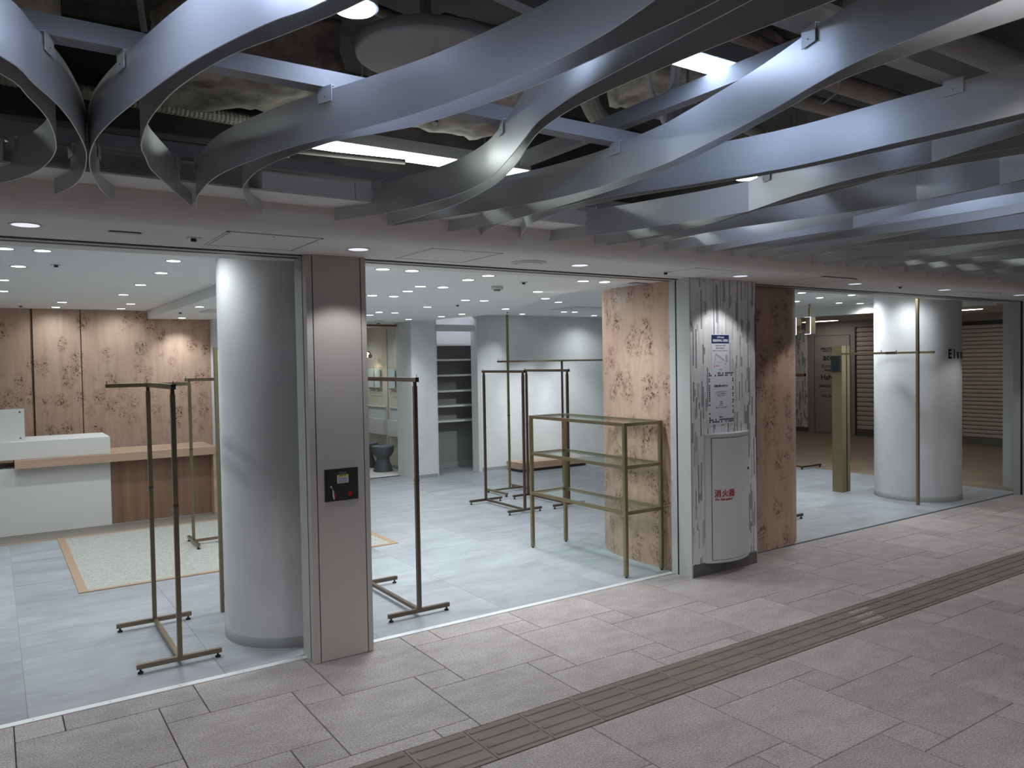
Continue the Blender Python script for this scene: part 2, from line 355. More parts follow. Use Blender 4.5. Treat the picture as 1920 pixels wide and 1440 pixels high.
    def mesh(s, name, mats, org=(0,0,0)):
        me = bpy.data.meshes.new(name)
        me.from_pydata([(x-org[0], y-org[1], z-org[2]) for x,y,z in s.v], [], s.f)
        for m in (mats if isinstance(mats, (list, tuple)) else [mats]): me.materials.append(m)
        me.polygons.foreach_set('material_index', s.m); me.polygons.foreach_set('use_smooth', s.sm)
        me.update()
        bm = bmesh.new(); bm.from_mesh(me); bmesh.ops.recalc_face_normals(bm, faces=bm.faces); bm.to_mesh(me); bm.free()
        return me

def tag(o, label=None, cat=None, group=None, kind=None):
    if label: o['label'] = label
    if cat: o['category'] = cat
    if group: o['group'] = group
    if kind: o['kind'] = kind
    return o
def put(name, me, parent=None, loc=(0,0,0)):
    o = bpy.data.objects.new(name, me); COL.objects.link(o)
    if parent: o.parent = parent
    o.location = loc
    return o
def struct(name, mb, mats, loc=(0,0,0)):
    o = put(name, mb.mesh(name, mats, loc), None, loc); o['kind'] = 'structure'; return o
class Thing:
    """an Empty at the thing's base; parts are given in world coordinates"""
    def __init__(s, name, label, cat, loc, group=None):
        s.o = bpy.data.objects.new(name, None); COL.objects.link(s.o); s.o.location = loc; s.o.empty_display_size = 0.05
        s.loc = Vector(loc); tag(s.o, label, cat, group)
    def part(s, name, mb, mats, under=None, label=None, kind=None):
        o = put(name, mb.mesh(name, mats, s.loc), under or s.o)
        if label: o['label'] = label
        if kind: o['kind'] = kind
        return o
def single(name, mb, mats, label, cat, loc, group=None):
    return tag(put(name, mb.mesh(name, mats, loc), None, loc), label, cat, group)
def copy_thing(root, loc, rz=0.0, label=None, group=None):
    r = root.copy(); COL.objects.link(r); r.location = loc; r.rotation_euler = (0, 0, rz)
    if label: r['label'] = label
    if group: r['group'] = group
    for ch in list(root.children):
        c = ch.copy(); COL.objects.link(c); c.parent = r
        for g in list(ch.children):
            d = g.copy(); COL.objects.link(d); d.parent = c
    return r
def text_mesh(body, size, depth=0.0006, align='CENTER', shear=0.0, bold=0.0, spacing=1.0):
    cu = bpy.data.curves.new('lettering', 'FONT'); cu.body = body; cu.size = size; cu.extrude = depth; cu.align_x = align; cu.align_y = 'CENTER'
    cu.shear = shear; cu.offset = bold; cu.space_character = spacing; cu.resolution_u = 3
    o = bpy.data.objects.new('lettering_tmp', cu); COL.objects.link(o)
    bpy.context.view_layer.update()
    me = bpy.data.meshes.new_from_object(o.evaluated_get(bpy.context.evaluated_depsgraph_get()))
    bpy.data.objects.remove(o); bpy.data.curves.remove(cu)
    return me
def letters(body, size, parent, loc, rot, m, sx=1.0, **kw):
    me = text_mesh(body, size, **kw); me.materials.clear(); me.materials.append(m)
    o = put('lettering', me, parent, loc); o.rotation_euler = rot; o.scale = (sx, 1, 1)
    return o
ORD = ['first','second','third','fourth','fifth','sixth','seventh','eighth','ninth','tenth','eleventh','twelfth','thirteenth','fourteenth','fifteenth','sixteenth','seventeenth','eighteenth','nineteenth','twentieth',
       'twenty-first','twenty-second','twenty-third','twenty-fourth','twenty-fifth','twenty-sixth','twenty-seventh','twenty-eighth','twenty-ninth','thirtieth','thirty-first','thirty-second','thirty-third','thirty-fourth','thirty-fifth','thirty-sixth','thirty-seventh','thirty-eighth','thirty-ninth','fortieth']
FACE = (PI/2, 0, 0)      # lettering upright, read from -y
exec_parts = []

# ================================================================== SETTING: concourse floor
fl = struct('floor', MB().box(-4, 16, -9, 0.0, -0.06, -0.012), m_grout)
G = 0.0022
def clip(r, y0, y1):
    a, b, c, d = r; c2, d2 = max(c, y0), min(d, y1)
    return (a, b, c2, d2) if d2-c2 > 0.012 else None
SLAB_L = MB().bbox(-0.3+G, 0.3-G, -0.3+G, 0.3-G, -0.02, 0.0, 0.0022).mesh('paving_slab', m_pave)
SLAB_S = MB().bbox(-0.1+G, 0.1-G, -0.1+G, 0.1-G, -0.02, 0.0, 0.0022).mesh('paving_inset', m_pave)
far = MB()
BANDS = ((-1.292, -0.001), (-9.0, -1.600))
for i in range(-12, 32):
    for j in range(-8, 22):
        sx = 0.64+0.6*i-0.2*j; sy = -0.2-0.2*i-0.6*j
        for kind, r in (('s', (sx, sx+0.2, sy-0.2, sy)), ('l', (sx+0.2, sx+0.8, sy-0.2, sy+0.4))):
            if r[1] < -4 or r[0] > 14 or r[3] < -9 or r[2] > 0: continue
            for y0, y1 in BANDS:
                q = clip(r, y0, y1)
                if not q: continue
                cx, cy = (q[0]+q[1])/2, (q[2]+q[3])/2
                if -0.7 < cx < 10.6 and cy > -3.6:
                    full = abs((q[3]-q[2])-(r[3]-r[2])) < 1e-6
                    if full: me = SLAB_S if kind == 's' else SLAB_L
                    else:
                        hx, hy = (q[1]-q[0])/2-G, (q[3]-q[2])/2-G
                        me = MB().bbox(-hx, hx, -hy, hy, -0.02, 0.0, 0.002).mesh('paving_slab', m_pave)
                    put('paving_inset' if kind == 's' else 'paving_slab', me, fl, (cx, cy, 0))
                else:
                    far.box(q[0]+G, q[1]-G, q[2]+G, q[3]-G, -0.02, 0.0)
o = put('paving_slabs', far.mesh('paving_slabs', m_pave), fl); o['kind'] = 'stuff'
# tactile strip: one tile = 300 mm plate with four guide bars
tb = MB().bbox(-0.1485, 0.1485, -0.1485, 0.1485, -0.02, 0.0005, 0.001)
for k in range(4):
    y = -0.1125+0.075*k
    tb.bbox(-0.138, 0.138, y-0.013, y+0.013, 0.0004, 0.0055, 0.0045)
TACT = tb.mesh('tactile_tile', m_tact)
tiles_x = [1.44+0.15+0.3*k for k in range(-8, 33)]
for x in tiles_x:
    t = put('tactile_tile', TACT, fl, (x, -1.446, 0))
    if abs(x-4.44-0.15) < 0.01:        # three small pale plates with raised marks on one tile
        for k in range(3):
            y = -0.075+0.075*k; pm = MB().box(-0.07+0.05*k, 0.13+0.05*k, y-0.012, y+0.012, 0.0, 0.0012)
            a = put('guide_mark', pm.mesh('guide_mark', m_tactmark), t)
            for q in range(9):
                pm2 = MB().box(-0.062+0.05*k+0.021*q, -0.050+0.05*k+0.021*q, y-0.008, y+0.008, 0.001, 0.0018) if q % 3 else MB().box(-0.062+0.05*k+0.021*q, -0.046+0.05*k+0.021*q, y-0.004, y+0.004, 0.001, 0.0018)
            g = MB()
            for q in range(9):
                x0 = -0.062+0.05*k+0.021*q
                g.box(x0, x0+(0.008 if q % 2 else 0.013), y-0.008, y+(0.008 if (q+k) % 3 else 0.003), 0.0012, 0.0018)
            b = put('guide_mark_print', g.mesh('guide_mark_print', m_tact), t)

# shop floor
fs = struct('floor_shop', MB().box(-3, 10.30, 0.0, 9.2, -0.06, -0.003), m_shopgrout)
TP = 0.92
FT = MB().bbox(-TP/2+0.0007, TP/2-0.0007, -TP/2+0.0007, TP/2-0.0007, -0.012, 0.0, 0.0008).mesh('floor_tile', m_tile)
for i in range(-4, 12):
    for j in range(0, 8):
        x0, x1, y0, y1 = 0.1+TP*i, 0.1+TP*(i+1), 0.05+TP*j, 0.05+TP*(j+1)
        X1, Y1 = min(x1, 10.30), min(y1, 6.30 if not (5.4 < x1 < 7.6) else 6.72)
        if X1-x0 < 0.05 or Y1-y0 < 0.05: continue
        if x1 <= 10.30 and y1 <= Y1: me = FT; loc = ((x0+x1)/2, (y0+y1)/2, 0)
        else:
            hx, hy = (X1-x0)/2-0.0012, (Y1-y0)/2-0.0012; me = MB().bbox(-hx, hx, -hy, hy, -0.012, 0.0, 0.0008).mesh('floor_tile', m_tile); loc = ((x0+X1)/2, (y0+Y1)/2, 0)
        put('floor_tile', me, fs, loc)
# threshold strips
for n, (x0, x1) in enumerate(((-3, 1.47), (1.815, 4.42))):
    tr = struct('trim_%d' % (n+1), MB().box(x0, x1, 0.0, 0.046, -0.01, 0.003), m_thresh)
    sb = MB()
    x = x0+0.15
    while x < x1: sb.cyl((x, 0.023), 0.003, 0.002, 0.0036, 8); x += 0.33
    o = put('screw_heads', sb.mesh('screw_heads', m_dark), tr); o['kind'] = 'stuff'
struct('trim_3', MB().box(5.18, 10.2, 0.02, 0.032, -0.01, 0.002), m_dark)
struct('floor_corridor', MB().box(10.30, 16, 0.0, 9.2, -0.06, -0.002), m_wfloor)
struct('floor_fitting_room', MB().box(3.0, 5.6, 6.30, 9.2, -0.05, 0.004), mat('pale_carpet', (0.62, 0.60, 0.60), 0.95))

# ================================================================== SETTING: soffit over the shop front
prof = [(0.25, 2.30), (-0.65, 2.30)]
for k in range(1, 9):
    a = PI/2*k/8; prof.append((-0.65-0.12*math.sin(a), 2.42-0.12*math.cos(a)))
prof += [(-0.77, 2.43), (-0.985, 2.43), (-0.985, 2.437), (-0.77, 2.437), (-0.77, 2.60), (0.25, 2.60)]
so = struct('ceiling_soffit', MB().prof_x(prof, -4, 12), m_soffit)
for p in so.data.polygons: p.use_smooth = False
fb = MB()
for x0, x1 in ((-1.0, 0.06), (0.985, 1.405), (1.408, 1.555), (2.42, 2.80), (4.9, 5.6)):
    fb.box(x0, x1, -0.985, -0.80, 2.4372, 2.512)
put('fascia_box', fb.mesh('fascia_box', m_white), so)
struct('wall_void', MB().box(-4, 14, 0.05, 0.15, 2.60, 3.5), m_slab)
struct('ceiling_slab', MB().box(-4, 16, -9, 0.2, 3.42, 3.5), m_slab)
struct('wall_concourse', MB().box(-4, 16, -9.1, -9.0, -0.06, 3.5), m_wallc)
struct('wall_concourse_left', MB().box(-4.1, -4.0, -9.0, 9.0, -0.06, 3.5), m_wallc)
struct('wall_concourse_right', MB().box(15.9, 16.0, -9.0, 0.5, -0.06, 3.5), m_wallc)

def track(n, x0, x1):
    t = struct('trim_%d' % n, MB().box(x0, x1, -0.062, 0.055, 2.291, 2.2995), m_beige2)
    put('track_slot', MB().box(x0, x1, -0.020, 0.020, 2.2895, 2.2908).mesh('track_slot', m_black), t)
    put('track_reveal', MB().box(x0, x1, -0.075, -0.062, 2.2955, 2.2995).mesh('track_reveal', m_dark), t)
track(4, -3, 1.464); track(5, 1.823, 4.412); track(6, 5.2, 10.1)

def recessed(parent, ring, cx, cy, z, r): pass
# access hatches
def hatch(cx, cy, label, n):
    t = Thing('access_hatch', label, 'hatch', (cx, cy, 2.30))
    h = 0.228
    fr = MB()
    for a, b, c, d in ((-h, h, -h, -h+0.012), (-h, h, h-0.012, h), (-h, -h+0.012, -h, h), (h-0.012, h, -h, h)):
        fr.box(cx+a, cx+b, cy+c, cy+d, 2.2975, 2.3002)
    t.part('frame', fr, m_white)
    gp = MB(); h2 = h-0.012
    for a, b, c, d in ((-h2, h2, -h2, -h2+0.006), (-h2, h2, h2-0.006, h2), (-h2, -h2+0.006, -h2, h2), (h2-0.006, h2, -h2, h2)):
        gp.box(cx+a, cx+b, cy+c, cy+d, 2.2992, 2.3001)
    t.part('gap', gp, m_dark)
    h3 = h2-0.006
    t.part('panel', MB().box(cx-h3, cx+h3, cy-h3, cy+h3, 2.2982, 2.3001), m_soffit)
    t.part('lock', MB().cyl((cx, cy-h3+0.03), 0.006, 2.2972, 2.2984, 10), m_dark)
hatch(1.142, -0.438, 'square ceiling access hatch above the beige pillar side of the leftmost opening', 0)
hatch(2.21, -0.41, 'square ceiling access hatch between the beige pillar and the round grille', 1)
hatch(4.23, -0.42, 'square ceiling access hatch just left of the mosaic pillar', 2)
hatch(5.59, -0.46, 'square ceiling access hatch just right of the mosaic pillar', 3)
hatch(8.1, -0.25, 'square ceiling access hatch near the far white column', 4)

def spot(parent, loc, watt, col, size=100, blend=0.7, rad=0.035, aim=None):
    ld = bpy.data.lights.new('lamp', 'SPOT'); ld.energy = watt; ld.color = col; ld.spot_size = math.radians(size); ld.spot_blend = blend; ld.shadow_soft_size = rad
    lo = bpy.data.objects.new('lamp', ld); COL.objects.link(lo)
    lo.parent = parent; lo.location = loc
    if aim is not None: lo.rotation_euler = Vector(aim).to_track_quat('-Z', 'Y').to_euler()
    return lo
def ring_mesh(r, w, h):
    n = 28; v = []; f = []
    for rr, z in ((r-w, -h), (r, -h), (r+0.001, 0.0), (r-w, 0.006)):
        v += [(rr*math.cos(2*PI*i/n), rr*math.sin(2*PI*i/n), z) for i in range(n)]
    for k in range(4):
        for i in range(n): f.append((k*n+i, k*n+(i+1)%n, ((k+1)%4)*n+(i+1)%n, ((k+1)%4)*n+i))
    return MB().add(v, f, 0, True)
# downlights of the soffit: wide reflectors with a lavender glow
SD_RING = ring_mesh(0.062, 0.010, 0.003).mesh('trim_ring', m_white)
SD_LENS = MB().lathe((0, 0), [(0.0525, -0.0015), (0.046, 0.004), (0.03, 0.010), (0.001, 0.012)], 28).mesh('reflector', e_soff)
sdl = [(0.141, -0.445, 'recessed downlight in the soffit at the left edge of the picture'),
       (1.653, -0.421, 'recessed downlight in the soffit right above the beige pillar'),
       (3.178, -0.41, 'recessed downlight in the soffit right of the round ceiling grille'),
       (4.70, -0.438, 'recessed downlight in the soffit right above the mosaic pillar'),
       (6.148, -0.454, 'recessed downlight in the soffit beyond the burl wood column'),
       (7.565, -0.48, 'recessed downlight in the soffit before the far round column'),
       (9.066, -0.495, 'recessed downlight in the soffit at the far right end')]
for x, y, lab in sdl:
    t = Thing('soffit_downlight', lab, 'downlight', (x, y, 2.30), 'downlights in the soffit')
    put('trim_ring', SD_RING, t.o); put('reflector', SD_LENS, t.o, (0, 0, -0.0018))
    spot(t.o, (0, 0, -0.012), SOFFIT_W*(1.6 if x > 6 else 1.0), (0.97, 0.96, 1.0), 100, 0.35, 0.03)
# slot vent, sprinklers, round grille
t = Thing('slot_vent', 'narrow beige slot vent in the soffit beside the left downlight', 'vent', (0.522, -0.434, 2.30))
t.part('frame', MB().box(0.455, 0.590, -0.452, -0.418, 2.294, 2.3001), m_beige); t.part('slot', MB().box(0.46, 0.585, -0.4535, -0.4525, 2.2955, 2.2995), m_dark)
def sprinkler(x, y, z, lab, group='ceiling sprinklers'):
    t = Thing('ceiling_sprinkler', lab, 'sprinkler', (x, y, z), group)
    t.part('rosette', MB().cyl((x, y), 0.034, z-0.004, z+0.0005, 18), m_white)
    t.part('nozzle', MB().cyl((x, y), 0.013, z-0.018, z-0.004, 12), m_dark)
sprinkler(0.823, -0.406, 2.30, 'small sprinkler head in the soffit left of the first hatch')
sprinkler(3.985, -0.373, 2.30, 'small sprinkler head in the soffit at the hatch by the mosaic pillar')
sprinkler(6.791, -0.486, 2.30, 'small sprinkler head in the soffit before the far round column')
t = Thing('round_grille', 'round white air grille in the soffit above the middle opening', 'air grille', (2.80, -0.375, 2.30))
t.part('frame', MB().lathe((2.80, -0.375), [(0.112, 2.300), (0.110, 2.294), (0.092, 2.292), (0.090, 2.2965)], 36), m_white)
t.part('disc', MB().lathe((2.80, -0.375), [(0.078, 2.2995), (0.078, 2.290), (0.060, 2.288), (0.001, 2.288)], 36), m_soffit)
t = Thing('round_grille', 'round grey air grille in the soffit at the far right end', 'air grille', (8.45, -0.42, 2.30))
t.part('frame', MB().lathe((8.45, -0.42), [(0.16, 2.300), (0.157, 2.292), (0.13, 2.290), (0.128, 2.2965)], 36), m_white)
t.part('disc', MB().lathe((8.45, -0.42), [(0.11, 2.2995), (0.11, 2.289), (0.08, 2.287), (0.001, 2.287)], 36), m_soffit)

# ================================================================== PILLARS OF THE FRONT
t = Thing('pillar', 'beige metal-clad rectangular pillar holding a dark switch box', 'pillar', (1.644, 0.05, 0))
pl = t
t.part('core', MB().box(1.470, 1.817, -0.100, 0.07, 0.0, 2.299), m_dark)
t.part('front_panel', MB().box(1.506, 1.786, -0.1165, -0.098, 0.003, 2.299), m_beige)
t.part('corner_post', MB().box(1.466, 1.500, -0.1165, -0.062, 0.002, 2.299), m_beige)
t.part('corner_post', MB().box(1.792, 1.821, -0.1165, 0.075, 0.002, 2.299), m_beige)
t.part('jamb', MB().box(1.466, 1.500, -0.048, 0.075, 0.002, 2.299), m_beige2)
t.part('guide_slot', MB().box(1.4685, 1.472, -0.063, -0.047, 0.002, 2.299), m_black)

t = Thing('pillar', 'white pillar faced with grey and white strip mosaic and two posters', 'pillar', (4.80, -0.08, 0))
t.part('core', MB().box(4.418, 5.176, -0.176, 0.018, 0.0, 2.299), m_mosD)
t.part('side_panel', MB().box(4.412, 4.426, -0.1905, -0.058, 0.0, 2.299), m_beige2)
t.part('guide_slot', MB().box(4.4155, 4.420, -0.059, -0.041, 0.0, 2.299), m_black)
t.part('jamb', MB().box(4.412, 4.424, -0.042, 0.020, 0.0, 2.299), m_beige2)
t.part('corner_strip', MB().box(5.170, 5.180, -0.190, 0.018, 0.0, 2.299), m_steel)
t.part('skirting', MB().box(4.426, 5.170, -0.189, -0.17, 0.0, 0.098), m_skirtd)
mo = MB(); rr = random.Random(3)
x = 4.427
while x < 5.168:
    wd = 0.0155
    z = 0.099-rr.random()*0.25
    while z < 2.299:
        ln = rr.choice((0.05, 0.075, 0.10, 0.15, 0.15, 0.20, 0.30))
        z0, z1 = max(z, 0.099), min(z+ln-0.001, 2.299)
        if z1-z0 > 0.006:
            c = rr.choices((0, 1, 2, 3), (5.0, 3.0, 1.7, 1.2))[0]
            d = 0.1865+{0: 0.003, 1: 0.0024, 2: 0.0, 3: 0.001}[c]+rr.random()*0.0006
            mo.box(x, x+wd-0.0008, -d, -0.176, z0, z1, c)
        z += ln
    x += wd
t.part('mosaic_strips', mo, [m_mosA, m_mosB, m_mosC, m_mosD], kind='stuff')

def arc(cx, cy, r, a0, a1, n): return [(cx+r*math.cos(math.radians(a0+(a1-a0)*k/n)), cy+r*math.sin(math.radians(a0+(a1-a0)*k/n))) for k in range(n+1)]
wp = [(4.445, 0.021), (5.78, 0.021)] + arc(5.78, 0.641, 0.62, -90, 90, 28)[1:] + [(5.10, 1.30)] + arc(5.15, 0.60, 0.705, 95, 180, 20)
wp = [p for i, p in enumerate(wp) if i == 0 or (Vector(p)-Vector(wp[i-1])).length > 1e-4]
wc = MB().prism(wp, 0.0, 2.2995)
o = single('wood_clad_column', wc, m_burl, 'broad rounded column clad in knotty burl wood behind the mosaic pillar', 'column', (5.3, 0.6, 0))
for p in o.data.polygons: p.use_smooth = len(p.vertices) == 4
o.data.set_sharp_from_angle(angle=math.radians(35))

t = Thing('round_column', 'round grey plaster column standing beside the beige pillar', 'column', (1.60, 0.626, 0))
t.part('shaft', MB().cyl((1.60, 0.626), 0.428, 0.0, 2.399, 72), m_plaster2)
t.part('skirting', MB().lathe((1.60, 0.626), [(0.4323, 0.0), (0.4323, 0.058), (0.4285, 0.061)], 72), m_skirt)
t = Thing('round_column', 'round white plaster column at the far right opening', 'column', (9.186, 0.672, 0))
t.part('shaft', MB().cyl((9.186, 0.672), 0.467, 0.0, 2.419, 72), m_plaster2)
t.part('skirting', MB().lathe((9.186, 0.672), [(0.473, 0.0), (0.473, 0.058), (0.468, 0.061)], 72), m_skirt)
for a, ch in zip((-106.0, -97.5, -88.5, -77.0, -65.0), 'Eluna'):
    a = math.radians(a)
    px, py = 9.186+0.4675*math.cos(a), 0.672+0.4675*math.sin(a)
    letters(ch, 0.145, t.o, (px-9.186, py-0.672, 1.685), (PI/2, 0, a+PI/2), m_ink, 0.70, depth=0.002, bold=0.004)
t = Thing('pillar', 'pale metal-clad pillar closing the far right opening', 'pillar', (10.4, -0.05, 0))
t.part('front_post', MB().box(10.13, 10.75, -0.25, -0.075, 0.0, 2.299), m_beige2)
t.part('guide_slot', MB().box(10.134, 10.74, -0.078, -0.05, 0.0, 2.299), m_black)
t.part('jamb', MB().box(10.13, 10.75, -0.052, 0.03, 0.0, 2.299), m_beige2)
t.part('return_panel', MB().box(10.43, 10.75, 0.03, 0.275, 0.0, 2.42), m_beige2)

# ================================================================== things on the pillars
t = Thing('switch_box', 'dark metal switch box with hanging key on the beige pillar', 'switch box', (1.6455, -0.1165, 0.91))
t.part('frame', MB().box(1.546, 1.745, -0.1235, -0.116, 0.909, 1.091), m_dark)
dr = t.part('door', MB().box(1.556, 1.733, -0.1285, -0.1232, 0.921, 1.080), mat('box_door', (0.028, 0.027, 0.026), 0.45, 0.2))
lb = t.part('warning_label', MB().box(1.616, 1.684, -0.1295, -0.1284, 1.008, 1.056), m_label, dr)
t.part('warning_band', MB().box(1.616, 1.684, -0.1300, -0.1294, 1.0445, 1.056), m_yellow, dr)
t.part('name_tape', MB().box(1.627, 1.672, -0.1294, -0.1284, 1.058, 1.073), mat('grey_tape', (0.10, 0.105, 0.115), 0.5), dr)
tl = MB()
for k in range(4): tl.box(1.622, 1.68-0.006*(k % 2), -0.1299, -0.1294, 1.012+0.008*k, 1.0155+0.008*k)
t.part('warning_text', tl, m_inkg, dr)
t.part('warning_symbol', MB().box(1.631, 1.637, -0.1303, -0.1299, 1.0465, 1.053).box(1.644, 1.650, -0.1303, -0.1299, 1.0475, 1.054).box(1.660, 1.666, -0.1303, -0.1299, 1.0475, 1.0535), m_ink, dr)
rb = MB().cyl((0, 0), 0.0145, 0, 0.003, 20); rb.v = [(1.690+x, -0.1284-z, 0.945+y) for x, y, z in rb.v]
t.part('indicator_lens', rb, m_red, dr)
rb = MB().cyl((0, 0), 0.013, 0, 0.002, 20); rb.v = [(1.600+x, -0.1284-z, 0.941+y) for x, y, z in rb.v]
t.part('indicator_lens', rb, m_red, dr)
lk = MB().cyl((0, 0), 0.007, 0, 0.007, 14); lk.v = [(1.5775+x, -0.1284-z, 0.993+y) for x, y, z in lk.v]
lk = t.part('lock', lk, m_steel, dr)
ky = Thing('key', 'small steel key and tag hanging from the switch box lock', 'key', (1.585, -0.136, 0.93))
ky.part('bow', MB().tube([(1.5775, -0.1355, 0.993), (1.583, -0.137, 0.984), (1.585, -0.137, 0.972)], 0.0022, 6), m_steel)
ky.part('blade', MB().box(1.5825, 1.5875, -0.138, -0.136, 0.935, 0.972), m_steel)
ky.part('tag', MB().bar((1.5885, -0.1365, 0.972), (1.592, -0.1365, 0.921), 0.007, 0.003), m_label)

t = Thing('poster', 'white renewal poster with a navy heading on the mosaic pillar', 'poster', (4.753, -0.191, 1.58))
t.part('sheet', MB().box(4.651, 4.854, -0.1920, -0.1905, 1.580, 1.872), m_paper)
t.part('heading_band', MB().box(4.653, 4.852, -0.1926, -0.1919, 1.800, 1.866), m_navy)
P0 = Vector((4.753, -0.191, 1.58))
def tx(th, base, body, size, x, y, z, m, **kw): return letters(body, size, th, (x-base.x, y-base.y, z-base.z), FACE, m, **kw)
tx(t.o, P0, '6.19 mon', 0.020, 4.753, -0.1928, 1.848, m_paper, bold=0.0006)
tx(t.o, P0, 'RENEWAL OPEN', 0.027, 4.753, -0.1928, 1.821, m_paper, bold=0.0010, sx=0.86)
for k, (s, zz) in enumerate((('館内改装工事のため休業', 1.782), ('期間中ご利用頂けない', 1.762), ('場所がございますのでご了承ください', 1.742))):
    tx(t.o, P0, s, 0.0115, 4.753, -0.1922, zz, m_inkg, sx=0.9)
mp_ = MB()
mp_.bar((4.695, -0.1922, 1.72), (4.795, -0.1922, 1.668), 0.0008, 0.014); mp_.bar((4.695, -0.1922, 1.715), (4.680, -0.1922, 1.635), 0.0008, 0.012); mp_.box(4.81, 4.835, -0.1926, -0.1918, 1.65, 1.71)
mp_.bar((4.705, -0.1922, 1.655), (4.76, -0.1922, 1.655), 0.0008, 0.004); mp_.bar((4.80, -0.1922, 1.64), (4.815, -0.1922, 1.632), 0.0008, 0.008)
t.part('floor_map', mp_, mat('map_grey', (0.50, 0.51, 0.56), 0.6))
t.part('map_marker', MB().add([(4.672, -0.1924, 1.616), (4.692, -0.1924, 1.616), (4.682, -0.1924, 1.634)], [(0, 1, 2)]).box(4.695, 4.74, -0.1926, -0.1921, 1.622, 1.627), mat('map_red', (0.62, 0.20, 0.22), 0.6))
tx(t.o, P0, 'Ebisu', 0.013, 4.753, -0.1922, 1.596, m_inkg)

t = Thing('poster', 'white notice poster with a border of black squares on the mosaic pillar', 'poster', (4.76, -0.191, 1.167))
P1 = Vector((4.76, -0.191, 1.167))
t.part('sheet', MB().box(4.613, 4.910, -0.1915, -0.1905, 1.167, 1.5795), m_paper)
sq = MB(); r2 = random.Random(5); s_ = 0.0135
for row, z in ((0, 1.560), (1, 1.543), (2, 1.196), (3, 1.180)):
    for k in range(17):
        if r2.random() < 0.72: sq.box(4.620+0.0168*k, 4.620+0.0168*k+0.0115, -0.1919, -0.1914, z, z+s_)
for k in range(20):
    z = 1.213+0.0168*k
    if r2.random() < 0.62: sq.box(4.620, 4.6315, -0.1919, -0.1914, z, z+0.0125)
    if r2.random() < 0.62: sq.box(4.889, 4.9005, -0.1919, -0.1914, z, z+0.0125)
    if r2.random() < 0.25: sq.box(4.903, 4.907, -0.1919, -0.1914, z, z+0.0125)
t.part('border_squares', sq, m_ink)
tx(t.o, P1, '改装休業のお知らせ', 0.0185, 4.757, -0.1918, 1.466, m_ink, bold=0.0004, sx=0.95)
for s, zz in (('いつもご利用いただき誠にありがとう', 1.420), ('ございます。下記の期間改装のため', 1.405), ('休業させていただきます', 1.390), ('営業時間', 1.342), ('休業期間', 1.328), ('六月一日より', 1.314), ('何卒ご了承くださいますようお願い', 1.298)):
    tx(t.o, P1, s, 0.0088, 4.757, -0.1918, zz, m_inkg, sx=0.9)
tx(t.o, P1, 'EBiS 1', 0.020, 4.757, -0.1918, 1.222, m_ink)

t = Thing('extinguisher_cabinet', 'grey white bowed fire extinguisher cabinet on the mosaic pillar', 'cabinet', (4.82, -0.19, 0.09))
def bow(x0, x1, yb, sag, n=16): return [(x0+(x1-x0)*k/n, yb-sag*(1-(2*k/n-1)**2)) for k in range(n+1)]
body = [(5.06, -0.19), (4.56, -0.19)] + bow(4.56, 5.06, -0.203, 0.072)
t.part('body', MB().prism(body, 0.095, 1.092), m_cab)
lid = [(5.064, -0.1895), (4.556, -0.1895)] + bow(4.556, 5.064, -0.205, 0.074)
t.part('top_cap', MB().prism(lid, 1.088, 1.098), m_cab)
def bowy(x, off): u = (x-4.56)/0.50; return -0.203-0.072*(1-(2*u-1)**2)-off
nn = 14
def shell(xa, xb, za, zb, o0, o1):
    pts = [(xa+(xb-xa)*k/nn, bowy(xa+(xb-xa)*k/nn, o1)) for k in range(nn+1)] + [(xb-(xb-xa)*k/nn, bowy(xb-(xb-xa)*k/nn, o0)) for k in range(nn+1)]
    return MB().prism(pts, za, zb)
t.part('door_gap', shell(4.600, 5.046, 0.116, 1.068, -0.001, 0.0006), m_ink)
dr = t.part('door', shell(4.604, 5.042, 0.120, 1.064, -0.001, 0.0035), m_cab)
kb = MB().cyl((0, 0), 0.011, 0, 0.004, 16); kb.v = [(5.020+x, bowy(5.02, 0.003)-z, 0.80+y) for x, y, z in kb.v]
t.part('keyhole', kb, m_ink, dr)
def on_door(body, size, x, z, m, **kw):
    a_ = math.atan2(bowy(x+0.01, 0)-bowy(x-0.01, 0), 0.02)
    return letters(body, size, t.o, (x-4.82, bowy(x, 0.0042)+0.19, z-0.09), (PI/2, 0, a_), m, **kw)
for k_, ch in enumerate('消火器'): on_door(ch, 0.062, 4.645+0.0625*k_, 0.632, m_inkr, bold=0.0012, depth=0.0012)
for k_, ch in enumerate(('Fire', 'Extin', 'guish', 'er')): on_door(ch, 0.026, (4.640, 4.688, 4.735, 4.768)[k_], 0.590, m_inkr, sx=0.80, bold=0.0004, depth=0.0012)

# ================================================================== SETTING: shop ceilings, walls
struct('ceiling', MB().prism([(1.645, 0.04), (4.25, 0.04), (4.30, 0.55), (4.44, 1.6), (5.45, 3.95), (5.30, 4.9), (5.24, 5.6), (5.5, 5.86), (5.5, 9.2), (1.645, 9.2)], 2.302, 2.62), m_ceil)
struct('ceiling_left', MB().box(-3, 1.645, 0.25, 6.5, 2.40, 2.62), m_ceil)
struct('ceiling_right', MB().box(4.2, 10.3, 0.251, 6.0, 2.42, 2.62), m_ceil)
struct('ceiling_corridor', MB().box(10.3, 16, 0.251, 9.2, 2.44, 2.62), m_cream)
bk = struct('trim_7', MB().prof_x([(-0.0, 2.295), (0.0, 2.44), (0.02, 2.44), (0.02, 2.295)], 0, 1), m_white); bpy.data.objects.remove(bk)
struct('trim_7', MB().box(10.28, 10.36, 0.28, 6.2, 2.285, 2.425), m_white)
wl = struct('wall_back_left', MB().box(-3, 2.40, 6.30, 6.45, 0, 2.62), m_ink)
